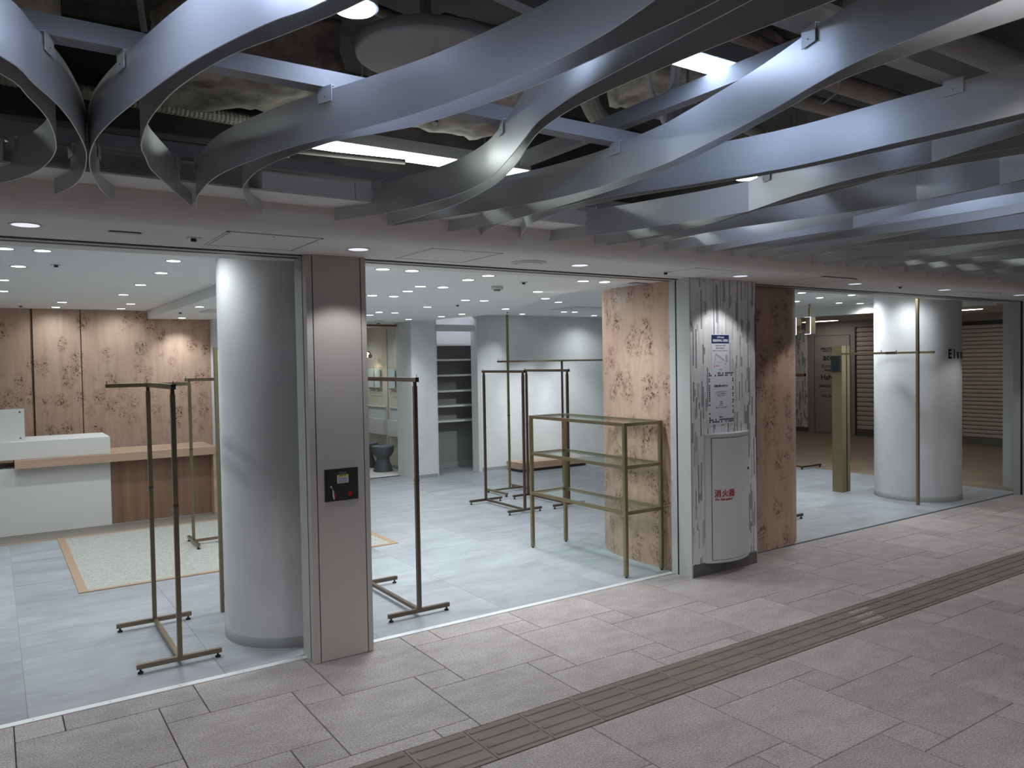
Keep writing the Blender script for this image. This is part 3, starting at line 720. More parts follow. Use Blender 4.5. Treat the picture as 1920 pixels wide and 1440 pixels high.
for x0, x1 in ((-1.2, -0.35), (-0.345, 0.398), (0.418, 0.903), (0.913, 2.386)):
    put('burl_panel', MB().box(x0, x1, 6.272, 6.302, 0.0, 2.3985 if x1 < 1.6 else 2.3985).mesh('burl_panel', m_burl, (0, 6.27, 0)), wl, (0, 6.27, 0))
put('bronze_strip', MB().box(0.3985, 0.408, 6.264, 6.30, 0.0, 2.395).mesh('bronze_strip', m_bronze), wl)
struct('wall_left', MB().box(-3.1, -3.0, 0.0, 9.2, 0, 2.62), m_plaster)
struct('wall_inner', MB().box(2.388, 4.20, 6.10, 6.40, 0, 2.62), m_plaster)
wm = struct('wall_back', MB().box(5.08, 5.492, 5.852, 6.30, 0, 2.62), m_plaster)
wr = struct('wall_back_right', MB().box(6.215, 10.28, 5.90, 6.05, 0, 2.62), m_plaster)
put('jamb', MB().box(6.205, 6.262, 5.86, 6.05, 0, 2.62).mesh('jamb', m_white), wr)
put('jamb', MB().box(5.478, 5.496, 5.845, 6.30, 0, 2.62).mesh('jamb', m_white), wm)
put('jamb', MB().box(5.072, 5.082, 5.845, 6.35, 0, 2.30).mesh('jamb', m_white), wm)
struct('baseboard_right', MB().box(6.262, 10.28, 5.888, 5.90, 0, 0.05), m_skirt)
struct('baseboard_back', MB().box(5.082, 5.478, 5.842, 5.852, 0, 0.05), m_skirt)
struct('wall_niche', MB().box(5.47, 7.6, 6.70, 6.80, 0, 2.62), m_plaster)
struct('ceiling_niche', MB().box(5.47, 7.6, 6.0, 6.75, 2.60, 2.65), m_white)
t = Thing('wall_lintel', 'pale horizontal rail spanning the top of the shelf niche', 'rail', (5.85, 5.95, 2.18))
t.part('beam', MB().box(5.496, 6.206, 5.93, 5.98, 2.165, 2.265), m_white)
struct('wall_end', MB().box(10.28, 10.36, 5.0, 6.05, 0, 2.62), m_plaster)
struct('wall_fitting_room', MB().box(5.36, 5.47, 6.30, 9.2, 0, 2.62), m_cream)
struct('wall_fitting_back', MB().box(3.0, 5.4, 9.1, 9.2, 0, 2.62), m_cream)
struct('wall_fitting_left', MB().box(2.9, 3.0, 6.4, 9.2, 0, 2.62), m_cream)
struct('baseboard_fitting', MB().box(5.347, 5.36, 6.32, 9.1, 0.004, 0.06), m_skirt)
struct('trim_8', MB().box(4.2, 5.08, 6.30, 6.34, 2.245, 2.275), mat('brown_track', (0.14, 0.07, 0.04), 0.5))
struct('trim_9', MB().box(4.2, 5.08, 6.295, 6.31, -0.005, 0.010), m_dark)
struct('wall_corridor', MB().box(15.3, 15.42, 0.0, 9.2, 0, 2.62), m_doorp)
struct('wall_corridor_back', MB().box(10.3, 16, 9.1, 9.2, 0, 2.62), m_doorp)

# ================================================================== CEILING FINS (wavy metal strips hung on three channels)
ZB, ZT = 2.37, 2.511
FINS = [
 [(-0.80,-2.90),(-0.45,-2.60),(-0.18,-2.37),(0.04,-2.17),(0.10,-2.02),(0.15,-1.85),(0.18,-1.65),(0.19,-1.48),(0.17,-1.26),(0.12,-1.07),(0.05,-0.92),(-0.03,-0.80)],
 [(-0.70,-3.02),(-0.42,-2.74),(-0.18,-2.50),(0.04,-2.29),(0.11,-2.13),(0.17,-1.98),(0.22,-1.80),(0.265,-1.58),(0.283,-1.42),(0.291,-1.25),(0.288,-1.09),(0.27,-0.95),(0.23,-0.80)],
 [(0.66,-3.8),(0.63,-3.3),(0.55,-2.92),(0.48,-2.75),(0.40,-2.48),(0.34,-2.17),(0.30,-1.91),(0.283,-1.72),(0.283,-1.55),(0.292,-1.42),(0.31,-1.27),(0.35,-1.07),(0.39,-0.91),(0.44,-0.79)],
 [(0.70,-3.8),(0.68,-3.3),(0.61,-2.96),(0.53,-2.73),(0.47,-2.58),(0.43,-2.43),(0.40,-2.25),(0.388,-2.05),(0.39,-1.89),(0.41,-1.68),(0.44,-1.56),(0.475,-1.42),(0.53,-1.28),(0.62,-1.07),(0.74,-0.79)],
 [(0.92,-4.0),(1.02,-3.6),(1.08,-3.24),(1.10,-3.03),(1.085,-2.82),(1.01,-2.46),(0.89,-2.12),(0.82,-1.94),(0.77,-1.78),(0.72,-1.56),(0.70,-1.41),(0.698,-1.24),(0.71,-1.05),(0.73,-0.92),(0.76,-0.79)],
 [(1.12,-4.1),(1.17,-3.6),(1.185,-3.28),(1.165,-2.95),(1.14,-2.68),(1.06,-2.35),(0.99,-2.20),(0.91,-2.06),(0.865,-1.92),(0.82,-1.72),(0.803,-1.56),(0.81,-1.41),(0.835,-1.24),(0.91,-1.02),(0.98,-0.88),(1.04,-0.785)],
 [(1.25,-4.1),(1.23,-3.6),(1.24,-3.34),(1.25,-3.15),(1.27,-2.82),(1.295,-2.65),(1.33,-2.51),(1.39,-2.36),(1.46,-2.19),(1.555,-1.93),(1.59,-1.78),(1.608,-1.61),(1.60,-1.45),(1.575,-1.30),(1.54,-1.14),(1.485,-0.98),(1.38,-0.79)],
 [(1.46,-4.1),(1.40,-3.6),(1.365,-3.31),(1.345,-3.07),(1.335,-2.81),(1.345,-2.63),(1.385,-2.45),(1.45,-2.29),(1.53,-2.12),(1.62,-1.88),(1.665,-1.70),(1.697,-1.47),(1.702,-1.27),(1.69,-1.04),(1.655,-0.79)],
 [(1.55,-4.3),(1.62,-3.9),(1.66,-3.61),(1.68,-3.47),(1.705,-3.28),(1.75,-3.14),(1.86,-2.85),(1.975,-2.45),(2.005,-2.30),(2.03,-2.02),(2.02,-1.82),(1.99,-1.63),(1.955,-1.52),(1.87,-1.26),(1.80,-1.06),(1.68,-0.78)],
 [(1.82,-4.3),(1.80,-3.9),(1.785,-3.59),(1.775,-3.35),(1.79,-3.15),(1.86,-2.95),(1.965,-2.65),(2.045,-2.38),(2.09,-2.13),(2.112,-1.91),(2.122,-1.68),(2.122,-1.46),(2.12,-1.27),(2.085,-0.98),(2.01,-0.76)],
 [(2.46,-4.2),(2.49,-3.7),(2.485,-3.29),(2.46,-2.93),(2.43,-2.56),(2.32,-2.18),(2.26,-2.04),(2.195,-1.89),(2.155,-1.73),(2.135,-1.49),(2.122,-1.24),(2.135,-1.05),(2.165,-0.90),(2.22,-0.76)],
 [(2.50,-4.2),(2.545,-3.7),(2.55,-3.3),(2.53,-2.95),(2.48,-2.55),(2.37,-2.18),(2.305,-2.0),(2.255,-1.83),(2.22,-1.66),(2.213,-1.47),(2.235,-1.29),(2.275,-1.13),(2.34,-0.99),(2.43,-0.83),(2.50,-0.75)],
 [(2.60,-4.2),(2.63,-3.6),(2.71,-3.20),(2.77,-3.00),(2.885,-2.66),(2.94,-2.44),(2.97,-2.25),(2.985,-2.08),(2.98,-1.89),(2.945,-1.66),(2.89,-1.43),(2.83,-1.20),(2.755,-0.98),(2.67,-0.75)],
]
def wave(xe, ye, A, lam, ph, drift=0.0):
    return [(xe+A*(math.sin(2*PI*d/lam+ph)-math.sin(ph))+drift*d, ye-d) for d in [3.4-0.17*k for k in range(21)]]
rf = random.Random(21)
for xe, A, lam, ph in ((2.98, .15, 2.6, .2), (3.08, .13, 2.6, .5), (3.35, -.10, 2.4, .2), (3.56, .12, 2.6, 0), (3.85, .16, 2.5, .1), (3.90, -.06, 2.4, 0), (4.18, -.07, 1.9, 0), (4.37, .10, 2.6, .3), (4.65, -.13, 2.6, .2),
                       (4.76, -.16, 2.5, 0), (5.08, -.08, 2.4, .4), (5.22, .10, 2.6, 0), (5.50, .08, 2.4, .5), (5.75, -.22, 3.4, 0), (5.98, -.20, 3.4, .2), (6.32, -.12, 2.6, 0), (6.66, .12, 2.6, .2), (6.92, -.10, 2.4, .3),
                       (7.25, .12, 2.6, 0), (7.48, -.12, 2.6, .1), (7.72, .08, 2.4, .4), (7.98, .12, 2.6, 0), (8.25, -.10, 2.6, .2), (8.60, .12, 2.4, 0), (8.95, -.12, 2.6, .3), (9.35, .10, 2.6, 0)):
    FINS.append(wave(xe, -0.79, A, lam, ph))
def catmull(pts, step=0.05):
    P = [Vector((*p, 0)) for p in pts]; out = []
    for i in range(len(P)-1):
        p0, p1, p2, p3 = P[max(i-1, 0)], P[i], P[i+1], P[min(i+2, len(P)-1)]
        n = max(2, int((p2-p1).length/step)+1)
        for k in range(n):
            t = k/n
            out.append(0.5*((2*p1)+(-p0+p2)*t+(2*p0-5*p1+4*p2-p3)*t*t+(-p0+3*p1-3*p2+p3)*t*t*t))
    out.append(P[-1]); return out
CHY = (-0.99, -2.03, -3.09)
def fin(i, pts):
    C = catmull(pts); n = len(C); th = 0.003
    end = C[-1]
    t = Thing('ceiling_fin', 'white wavy metal ceiling fin, %s from the left' % ORD[i], 'ceiling fin', (end.x, end.y, ZB), 'wavy ceiling fins')
    L, R = [], []
    for k, p in enumerate(C):
        d = (C[min(k+1, n-1)]-C[max(k-1, 0)]).normalized(); nrm = Vector((-d.y, d.x, 0))
        L.append(p+nrm*th/2); R.append(p-nrm*th/2)
    # the last piece tucks under the soffit ledge: lower strip only
    zt = [ZT if p.y < -0.988 else 2.4285 for p in C]
    v = []; f = []
    for k in range(n):
        v += [(L[k].x, L[k].y, ZB), (L[k].x, L[k].y, zt[k]), (R[k].x, R[k].y, zt[k]), (R[k].x, R[k].y, ZB)]
    mb = MB()
    sm, fl_ = [], []
    for k in range(n-1):
        a, b = 4*k, 4*k+4
        sm += [(a, a+1, b+1, b), (a+2, a+3, b+3, b+2)]; fl_ += [(a+1, a+2, b+2, b+1), (a+3, a, b, b+3)]
    fl_ += [(0, 3, 2, 1), (4*n-4, 4*n-3, 4*n-2, 4*n-1)]
    mb.add(v, sm+fl_, 0, True)
    ob = t.part('strip', mb, m_fin)
    ob.data.set_sharp_from_angle(angle=math.radians(40))
    # clips
    for cy in CHY:
        for k in range(n-1):
            if (C[k].y-cy)*(C[k+1].y-cy) <= 0 and C[k] != C[k+1]:
                d = (C[k+1]-C[k]).normalized(); nrm = Vector((d.y, -d.x, 0)); p = C[k]
                if (CAM-p).dot(nrm) < 0: nrm = -nrm
                q = p+nrm*0.006
                a = q-d*0.03; b = q+d*0.03
                cb = MB()
                for aa, bb, z0, z1, off, tk in ((a, b, ZT-0.036, ZT+0.012, nrm*0.0, 0.002), ):
                    vv = [tuple(e+nrm*s*tk/2+Vector((0, 0, z))) for z in (z0, z1) for e, s in ((aa, -1), (bb, -1), (bb, 1), (aa, 1))]
                    cb.add(vv, [(0,3,2,1),(4,5,6,7),(0,1,5,4),(1,2,6,5),(2,3,7,6),(3,0,4,7)])
                # top return over the fin
                vv = [tuple(e+Vector((0, 0, z))) for z in (ZT+0.009, ZT+0.012) for e in (a, b, b-nrm*0.012, a-nrm*0.012)]
                cb.add(vv, [(0,3,2,1),(4,5,6,7),(0,1,5,4),(1,2,6,5),(2,3,7,6),(3,0,4,7)])
                br = t.part('bracket', cb, m_bracket)
                if i < 13:
                    sp = q+nrm*0.0016
                    sb = MB().tube([tuple(sp+Vector((0, 0, ZT-0.02))), tuple(sp+nrm*0.0016+Vector((0, 0, ZT-0.02)))], 0.0017, 8)
                    t.part('screw', sb, m_dark, br)
                break
for i, pts in enumerate(FINS): fin(i, pts)
for k, cy in enumerate(CHY):
    t = Thing('ceiling_channel', 'grey steel channel carrying the fins, %s' % ('right above the shop front', 'in the middle of the walkway', 'nearest to the viewer')[k], 'channel', (4.0, cy, ZT), 'steel channels above the fins')
    z0 = ZT+0.0125
    t.part('web', MB().box(-3, 12, cy-0.030, cy-0.026, z0, z0+0.052), m_channel)
    t.part('bottom_flange', MB().box(-3, 12, cy-0.026, cy+0.030, z0, z0+0.004), m_channel)
    t.part('top_flange', MB().box(-3, 12, cy-0.026, cy+0.030, z0+0.048, z0+0.052), m_channel)
    hb = MB()
    for x in (-2.6, 4.6, 9.1, 11.7): hb.tube([(x, cy, z0+0.05), (x, cy, 3.42)], 0.005, 6)
    t.part('hanger_rods', hb, m_pipe, kind='stuff')

# ================================================================== SERVICES IN THE CEILING VOID
def linear(cx, cy, ln, wd, em, lab, zl=2.80):
    t = Thing('linear_light', lab, 'ceiling light', (cx, cy, zl))
    t.part('housing', MB().box(cx-ln/2-0.01, cx+ln/2+0.01, cy-wd/2-0.012, cy+wd/2+0.012, zl+0.003, zl+0.065), m_channel)
    t.part('diffuser', MB().box(cx-ln/2, cx+ln/2, cy-wd/2, cy+wd/2, zl-0.004, zl+0.0029), em)
    t.part('hanger', MB().tube([(cx-ln*0.3, cy, zl+0.065), (cx-ln*0.3, cy, 3.42)], 0.005, 6).tube([(cx+ln*0.3, cy, zl+0.065), (cx+ln*0.3, cy, 3.42)], 0.005, 6), m_pipe)
linear(2.03, -0.515, 1.25, 0.155, e_lin, 'long glowing linear light above the fins near the shop front')
linear(1.88, -2.50, 0.72, 0.10, e_linb, 'long cool linear light above the fins at the upper right', 2.68)
linear(5.30, -0.515, 1.25, 0.125, e_lin, 'linear light hidden above the far fins near the mosaic pillar')
linear(8.50, -0.515, 1.25, 0.125, e_lin, 'linear light hidden above the farthest fins')
linear(-1.3, -0.515, 1.25, 0.125, e_lin, 'linear light above the fins left of the picture')
def voidlight(x, y, lab, watt=VOID_W):
    t = Thing('void_downlight', lab, 'downlight', (x, y, 2.70), 'cool downlights above the fins')
    t.part('can', MB().cyl((x, y), 0.068, 2.706, 2.80, 24), m_channel)
    t.part('lens', MB().cyl((x, y), 0.058, 2.700, 2.7058, 24), e_void)
    t.part('stem', MB().tube([(x, y, 2.80), (x, y, 3.42)], 0.006, 6), m_pipe)
    spot(t.o, (0, 0, -0.012), watt, (0.60, 0.70, 1.0), 168, 0.6, 0.05)
voidlight(0.90, -2.22, 'cool downlight showing beside the round disc panel')
voidlight(0.20, -2.62, 'cool downlight just above the top left edge of the picture', 15.0)
voidlight(3.60, -1.40, 'cool downlight peeking out between the fins at the right')
voidlight(2.62, -1.88, 'cool downlight between the eleventh and thirteenth fin', 4.0)
voidlight(3.85, -2.45, 'cool downlight above the far fins at the right edge', 8.0)
def walkfill(x, y, lab, watt=46.0):  # unseen lamps added to brighten the paving and the pillar fronts
    t = Thing('walkway_fill_light', lab, 'downlight', (x, y, 2.70), 'added fill lights over the walkway')
    t.part('can', MB().cyl((x, y), 0.09, 2.706, 2.82, 24), m_channel)
    t.part('lens', MB().cyl((x, y), 0.08, 2.700, 2.7058, 24), e_lin)
    t.part('stem', MB().tube([(x, y, 2.82), (x, y, 3.42)], 0.006, 6), m_pipe)
    spot(t.o, (0, 0, -0.012), watt, (1.0, 0.955, 0.94), 140, 0.3, 0.10)
for k_, x in enumerate((-1.6, 0.2, 2.0, 3.8, 5.6, 7.4)):
    walkfill(x, -3.62, 'added fill light over the walkway beside the viewer, %s from the left' % ORD[k_], 62.0)
for k_, x in enumerate((0.2, 3.6, 7.0)):
    walkfill(x, -5.8, 'added fill light over the opposite side of the walkway, %s from the left' % ORD[k_], 50.0)

t = Thing('ceiling_disc', 'large round greyish disc panel hung above the fins', 'ceiling panel', (1.30, -1.90, 2.75))
t.part('face', MB().lathe((1.30, -1.90), [(0.001, 2.750), (0.236, 2.750), (0.243, 2.754), (0.246, 2.760)], 48), m_disc)
t.part('rim', MB().lathe((1.30, -1.90), [(0.246, 2.760), (0.246, 2.795), (0.236, 2.80), (0.001, 2.80)], 48), m_disc)
t.part('stem', MB().bar((1.30, -1.90, 2.80), (1.30, -1.90, 3.42), 0.03, 0.03), m_channel)
def flex(path, r, lab, step=0.011):
    C = []; P = [Vector(p) for p in path]
    for i in range(len(P)-1):
        n = int((P[i+1]-P[i]).length/step)
        for k in range(n): C.append(P[i].lerp(P[i+1], k/n))
    # smooth
    for _ in range(30):
        C = [C[0]]+[(C[k-1]+C[k]*2+C[k+1])/4 for k in range(1, len(C)-1)]+[C[-1]]
    a = P[0]
    single('flexible_duct', MB().tube([tuple(p) for p in C], r, 12, ribs=0.055), m_duct, lab, 'duct', tuple(a), 'flexible ducts in the ceiling void')
flex([(-0.5, -0.14, 3.02), (0.4, -0.12, 3.0), (1.2, -0.06, 3.0), (1.9, -0.10, 3.0)], 0.034, 'ribbed flexible duct behind the crumpled insulation at the left')
flex([(0.82, -2.62, 3.0), (1.15, -2.36, 2.97), (1.6, -2.12, 2.95)], 0.045, 'ribbed flexible duct above the round disc panel')
flex([(1.28, -2.30, 3.14), (1.75, -2.22, 3.12), (2.3, -2.10, 3.12)], 0.05, 'thick ribbed duct at the top middle behind the fins')
flex([(2.24, -1.60, 2.93), (2.5, -1.38, 2.9), (3.0, -1.05, 2.88)], 0.045, 'ribbed duct crossing above the middle bracket')
flex([(2.3, -2.25, 2.98), (3.2, -2.22, 2.92), (4.4, -2.25, 2.9)], 0.042, 'upper of the two ribbed ducts at the upper right')
flex([(2.3, -2.05, 2.96), (3.2, -2.02, 2.9), (4.4, -2.05, 2.9)], 0.036, 'lower of the two ribbed ducts at the upper right')
def pipe(path, r, lab, m=None, name='pipe'):
    single(name, MB().tube(path, r, 12), m or m_pipe, lab, 'pipe', tuple(path[0]), 'pipes in the ceiling void')
pipe([(2.3, -2.90, 2.80), (2.9, -2.90, 2.80), (4.4, -2.90, 2.80)], 0.055, 'thick grey pipe at the top right')
pipe([(0.8, -1.55, 3.1), (1.4, -1.42, 3.1), (2.0, -1.28, 3.1)], 0.022, 'thin grey pipe passing over the disc panel')
pipe([(2.75, -1.85, 2.85), (3.25, -1.75, 2.82), (3.9, -1.5, 2.82)], 0.03, 'grey pipe below the ribbed ducts at the right')
pipe([(2.62, -1.75, 2.86), (3.0, -1.6, 2.82), (3.3, -1.35, 2.82)], 0.024, 'short grey pipe near the right ducts')
pipe([(-0.2, -0.5, 2.72), (0.9, -0.62, 2.71), (1.8, -0.7, 2.72)], 0.014, 'thin conduit behind the first channel')
pipe([(-0.6, -0.35, 2.75), (0.5, -0.35, 2.74), (1.3, -0.38, 2.74)], 0.018, 'dark conduit low behind the left fins')
pipe([(0.42, -1.62, 3.42), (0.42, -1.60, 2.95), (0.45, -1.55, 2.78)], 0.010, 'thin cable dropping between the left fins', name='cable')
pipe([(2.55, -2.75, 2.95), (2.8, -2.5, 2.72), (2.82, -2.42, 2.70)], 0.004, 'tangled wire hanging from the third channel', name='cable')
# bent white conduits
pipe([(2.12, -2.14, 2.95), (2.17, -2.085, 2.83), (2.27, -2.0, 2.80), (2.44, -1.88, 2.77), (2.55, -1.80, 2.75)], 0.011, 'straight white conduit of the three bent ones', m_pipew, 'conduit')
pipe([(2.22, -2.19, 2.95), (2.27, -2.14, 2.86), (2.37, -2.03, 2.82), (2.47, -1.94, 2.80)], 0.011, 'middle white conduit of the three bent ones', m_pipew, 'conduit')
cv = [(2.20, -2.24, 2.98)] + [(2.30+0.085*math.sin(a), -2.13+0.16*a/PI+0.02, 2.80+0.085*math.cos(a)) for a in [PI*k/10 for k in range(11)]]
pipe(cv, 0.017, 'hook-shaped thick white conduit', m_pipew, 'conduit')
# crumpled insulation over ducts
def lump(x0, x1, y0, y1, z0, z1, lab, seed):
    bm = bmesh.new(); bmesh.ops.create_cube(bm, size=1.0); bmesh.ops.subdivide_edges(bm, edges=bm.edges[:], cuts=14, use_grid_fill=True)
    r = random.Random(seed)
    from mathutils import noise
    c = Vector(((x0+x1)/2, (y0+y1)/2, (z0+z1)/2)); s = Vector((x1-x0, y1-y0, z1-z0))
    for v in bm.verts:
        p = Vector((v.co.x*s.x, v.co.y*s.y, v.co.z*s.z))
        d = noise.noise_vector((p+c)*5.0)*0.05 + noise.noise_vector((p+c)*14.0)*0.016
        v.co = p+d
    me = bpy.data.meshes.new('wrapped_duct'); bm.to_mesh(me); bm.free(); me.materials.append(m_insul)
    for q in me.polygons: q.use_smooth = True
    tag(put('wrapped_duct', me, None, tuple(c)), lab, 'duct', 'insulation-wrapped ducts in the ceiling void')
lump(0.62, 1.30, -1.16, -0.60, 2.86, 3.15, 'crumpled insulation-wrapped duct behind the left fins', 1)
lump(-0.1, 0.76, -2.50, -1.78, 3.16, 3.36, 'dark wrapped duct high above the left channel', 2)
lump(1.45, 2.05, -1.75, -1.05, 2.78, 3.0, 'netted insulation-wrapped duct behind the middle fins', 3)
lump(2.12, 2.5, -2.02, -1.5, 3.06, 3.28, 'insulation-wrapped duct right of the middle bracket', 4)
lump(2.76, 3.5, -1.86, -1.2, 3.04, 3.3, 'dark wrapped duct above the right hand ducts', 5)
lump(-0.9, 0.25, -1.55, -0.80, 2.95, 3.3, 'dark wrapped duct at the left edge', 6)
def cbeam(p, q, wx, wz, lab):
    single('steel_beam', MB().bar(p, q, wx, wz), m_channel, lab, 'beam', tuple(p), 'steel beams in the ceiling void')
cbeam((2.13, -1.30, 2.64), (2.13, -4.2, 2.64), 0.05, 0.06, 'grey steel beam running away from the shop front')
cbeam((1.5, -2.95, 2.98), (1.9, -1.9, 2.98), 0.06, 0.06, 'slanting grey strut at the top middle')
cbeam((0.62, -2.4, 3.0), (0.44, -1.9, 3.0), 0.06, 0.05, 'short grey strut at the top left')
cbeam((1.02, -2.36, 2.84), (1.70, -2.22, 2.84), 0.05, 0.05, 'grey cross strut above the disc panel')
cbeam((2.3, -2.72, 2.90), (4.5, -2.72, 2.90), 0.06, 0.06, 'grey beam at the top right beside the thick pipe')
cbeam((2.45, -1.95, 2.66), (2.45, -1.95, 2.80), 0.03, 0.03, 'short upright strut by the cool linear light')
t = Thing('pendant_sensor', 'small pendant sensor with a clear tip hanging below the fins', 'sensor', (1.30, -1.95, 2.49))
t.part('collar', MB().cyl((1.30, -1.95), 0.017, 2.555, 2.572, 16), m_black)
t.part('barrel', MB().cyl((1.30, -1.95), 0.012, 2.520, 2.556, 16, r2=0.015), m_pipe)
t.part('ring', MB().cyl((1.30, -1.95), 0.012, 2.513, 2.520, 16), m_black)
t.part('tip', MB().lathe((1.30, -1.95), [(0.010, 2.513), (0.009, 2.507), (0.004, 2.503), (0.001, 2.5025)], 16), m_label)
t.part('stem', MB().tube([(1.30, -1.95, 2.572), (1.30, -1.95, 2.752)], 0.005, 6), m_pipe)

# ================================================================== SHOP: downlights in the ceilings
DL_RING = ring_mesh(0.055, 0.012, 0.003).mesh('trim_ring', m_white)
DL_LENS = MB().cyl((0, 0), 0.0425, -0.0025, 0.004, 24).mesh('lens', e_shop)
LEFT = [(0.09, 1.12), (0.28, 1.12), (0.18, 2.0), (0.1, 3.01), (0.11, 4.02), (0.65, 5.17), (0.64, 5.95), (1.09, 4.01), (1.31, 5.94), (1.04, 1.26), (1.09, 2.01), (1.09, 2.98), (1.31, 5.16)]
MID = [(1.79, 4.03), (1.99, 5.96), (2.14, 0.34), (2.35, 0.34), (2.88, 1.25), (3.08, 1.24), (2.97, 1.66), (2.86, 2.15), (3.08, 2.17), (2.98, 0.67), (2.97, 0.37), (3.91, 2.29), (4.12, 2.28), (3.99, 3.25), (3.84, 4.19), (4.07, 4.24), (3.95, 4.71), (4.85, 5.45), (4.97, 4.72), (4.98, 4.2), (3.84, 0.37), (4.04, 0.35), (4.04, 1.25), (4.55, 1.83), (4.99, 3.21)]
RIGHT = [(5.9, 3.39), (6.83, 5.53), (7.13, 4.87), (7.32, 4.85), (7.75, 1.22), (8.61, 1.58), (8.63, 1.16), (8.86, 2.1), (9.73, 2.05), (10.12, 1.98)]
def shoplight(x, y, z, lab, grp, aim=None, watt=SPOT_W, size=152):
    t = Thing('shop_downlight', lab, 'downlight', (x, y, z), grp)
    put('trim_ring', DL_RING, t.o); put('lens', DL_LENS, t.o)
    spot(t.o, (0, 0, -0.014), watt, (0.90, 0.97, 1.0), size, 1.0, 0.035, aim)
for x, y in LEFT:
    warm = y > 5.0
    shoplight(x, y, 2.40, 'small round white downlight in the raised left shop ceiling', 'downlights in the left shop ceiling', (0, 0.2, -1) if warm else None, SPOT_W*(0.5 if warm else 1.0))
shoplight(-0.55, 1.6, 2.40, 'small round white downlight in the raised left shop ceiling', 'downlights in the left shop ceiling')
shoplight(-0.6, 3.6, 2.40, 'small round white downlight in the raised left shop ceiling', 'downlights in the left shop ceiling')
shoplight(0.93, 0.50, 2.40, 'small round white downlight in the raised left shop ceiling', 'downlights in the left shop ceiling', (0.2, 0.02, -1), SPOT_W*0.45)
for k_, (x, y) in enumerate(MID):
    aim = (0, 0.3, -1) if (x, y) == (1.99, 5.96) else ((0.45, -0.05, -1) if (x, y) == (4.04, 1.25) else None)
    shoplight(x, y, 2.302, 'small round white downlight in the middle shop ceiling', 'downlights in the middle shop ceiling', aim, SPOT_W*(1.2 if k_ % 2 else 1.0), 100 if k_ % 2 else 168)
for x, y in RIGHT:
    aim, wt, sz = {(5.9, 3.39): ((0.52, 2.5, -1.65), 150.0, 42), (7.13, 4.87): ((0.0, 0.62, -1), 120.0, 52), (7.32, 4.85): ((0.42, 0.62, -1), 120.0, 52), (6.83, 5.53): ((-0.45, 0.12, -1), SPOT_W*1.3, 70)}.get((x, y), (None, SPOT_W*1.35, 160))
    shoplight(x, y, 2.42, 'small round white downlight in the right shop ceiling', 'downlights in the right shop ceiling', aim, wt, sz)
shoplight(8.45, 0.42, 2.42, 'small round white downlight in the soffit right before the far round column', 'downlights in the right shop ceiling')
shoplight(7.2, 0.6, 2.42, 'small round white downlight in the right shop ceiling', 'downlights in the right shop ceiling')
shoplight(8.2, 5.45, 2.42, 'small round white downlight in the right shop ceiling', 'downlights in the right shop ceiling')
sprinkler(3.457, 0.629, 2.302, 'small sprinkler head right of the smoke detector')
sprinkler(4.148, 2.861, 2.302, 'small sprinkler head in the middle of the shop ceiling')
sprinkler(0.391, 1.799, 2.40, 'small sprinkler head in the left shop ceiling near the front')
sprinkler(0.297, 5.819, 2.40, 'small sprinkler head above the burl wood wall')
sprinkler(1.775, 4.927, 2.302, 'small sprinkler head in the lowered ceiling by the grey column')
sprinkler(6.324, 5.187, 2.42, 'small sprinkler head above the tall gold pole')
t = Thing('smoke_detector', 'white smoke detector under the middle shop ceiling', 'smoke detector', (3.447, 0.996, 2.302))
t.part('base', MB().lathe((3.447, 0.996), [(0.050, 2.302), (0.050, 2.283), (0.046, 2.276), (0.030, 2.274)], 28), m_label)
t.part('chamber', MB().lathe((3.447, 0.996), [(0.026, 2.275), (0.026, 2.262), (0.022, 2.258), (0.001, 2.2575)], 24), m_label)
t.part('vent_slots', MB().lathe((3.447, 0.996), [(0.0265, 2.272), (0.0265, 2.265)], 24), m_black)
t = Thing('smoke_detector', 'white smoke detector by the fitting room opening', 'smoke detector', (4.62, 5.95, 2.302))
t.part('base', MB().lathe((4.62, 5.95), [(0.055, 2.302), (0.055, 2.28), (0.048, 2.272), (0.001, 2.271)], 28), m_label)
t.part('vent_slots', MB().lathe((4.62, 5.95), [(0.028, 2.271), (0.028, 2.262), (0.001, 2.2615)], 24), m_black)
t = Thing('ceiling_cassette', 'flat white air outlet in the lowered ceiling behind the grey column', 'air outlet', (2.2, 4.55, 2.302))
t.part('frame', MB().box(1.95, 2.45, 4.3, 4.8, 2.292, 2.3025), m_white); t.part('louvre', MB().box(2.02, 2.38, 4.37, 4.73, 2.2895, 2.2922), m_soffit)
t = Thing('ceiling_cassette', 'flat white air outlet in the right shop ceiling behind the burl column', 'air outlet', (6.95, 4.2, 2.42))
t.part('frame', MB().box(6.6, 7.3, 3.9, 4.5, 2.410, 2.4205), m_white); t.part('louvre', MB().box(6.7, 7.2, 4.0, 4.4, 2.4075, 2.4102), m_soffit)

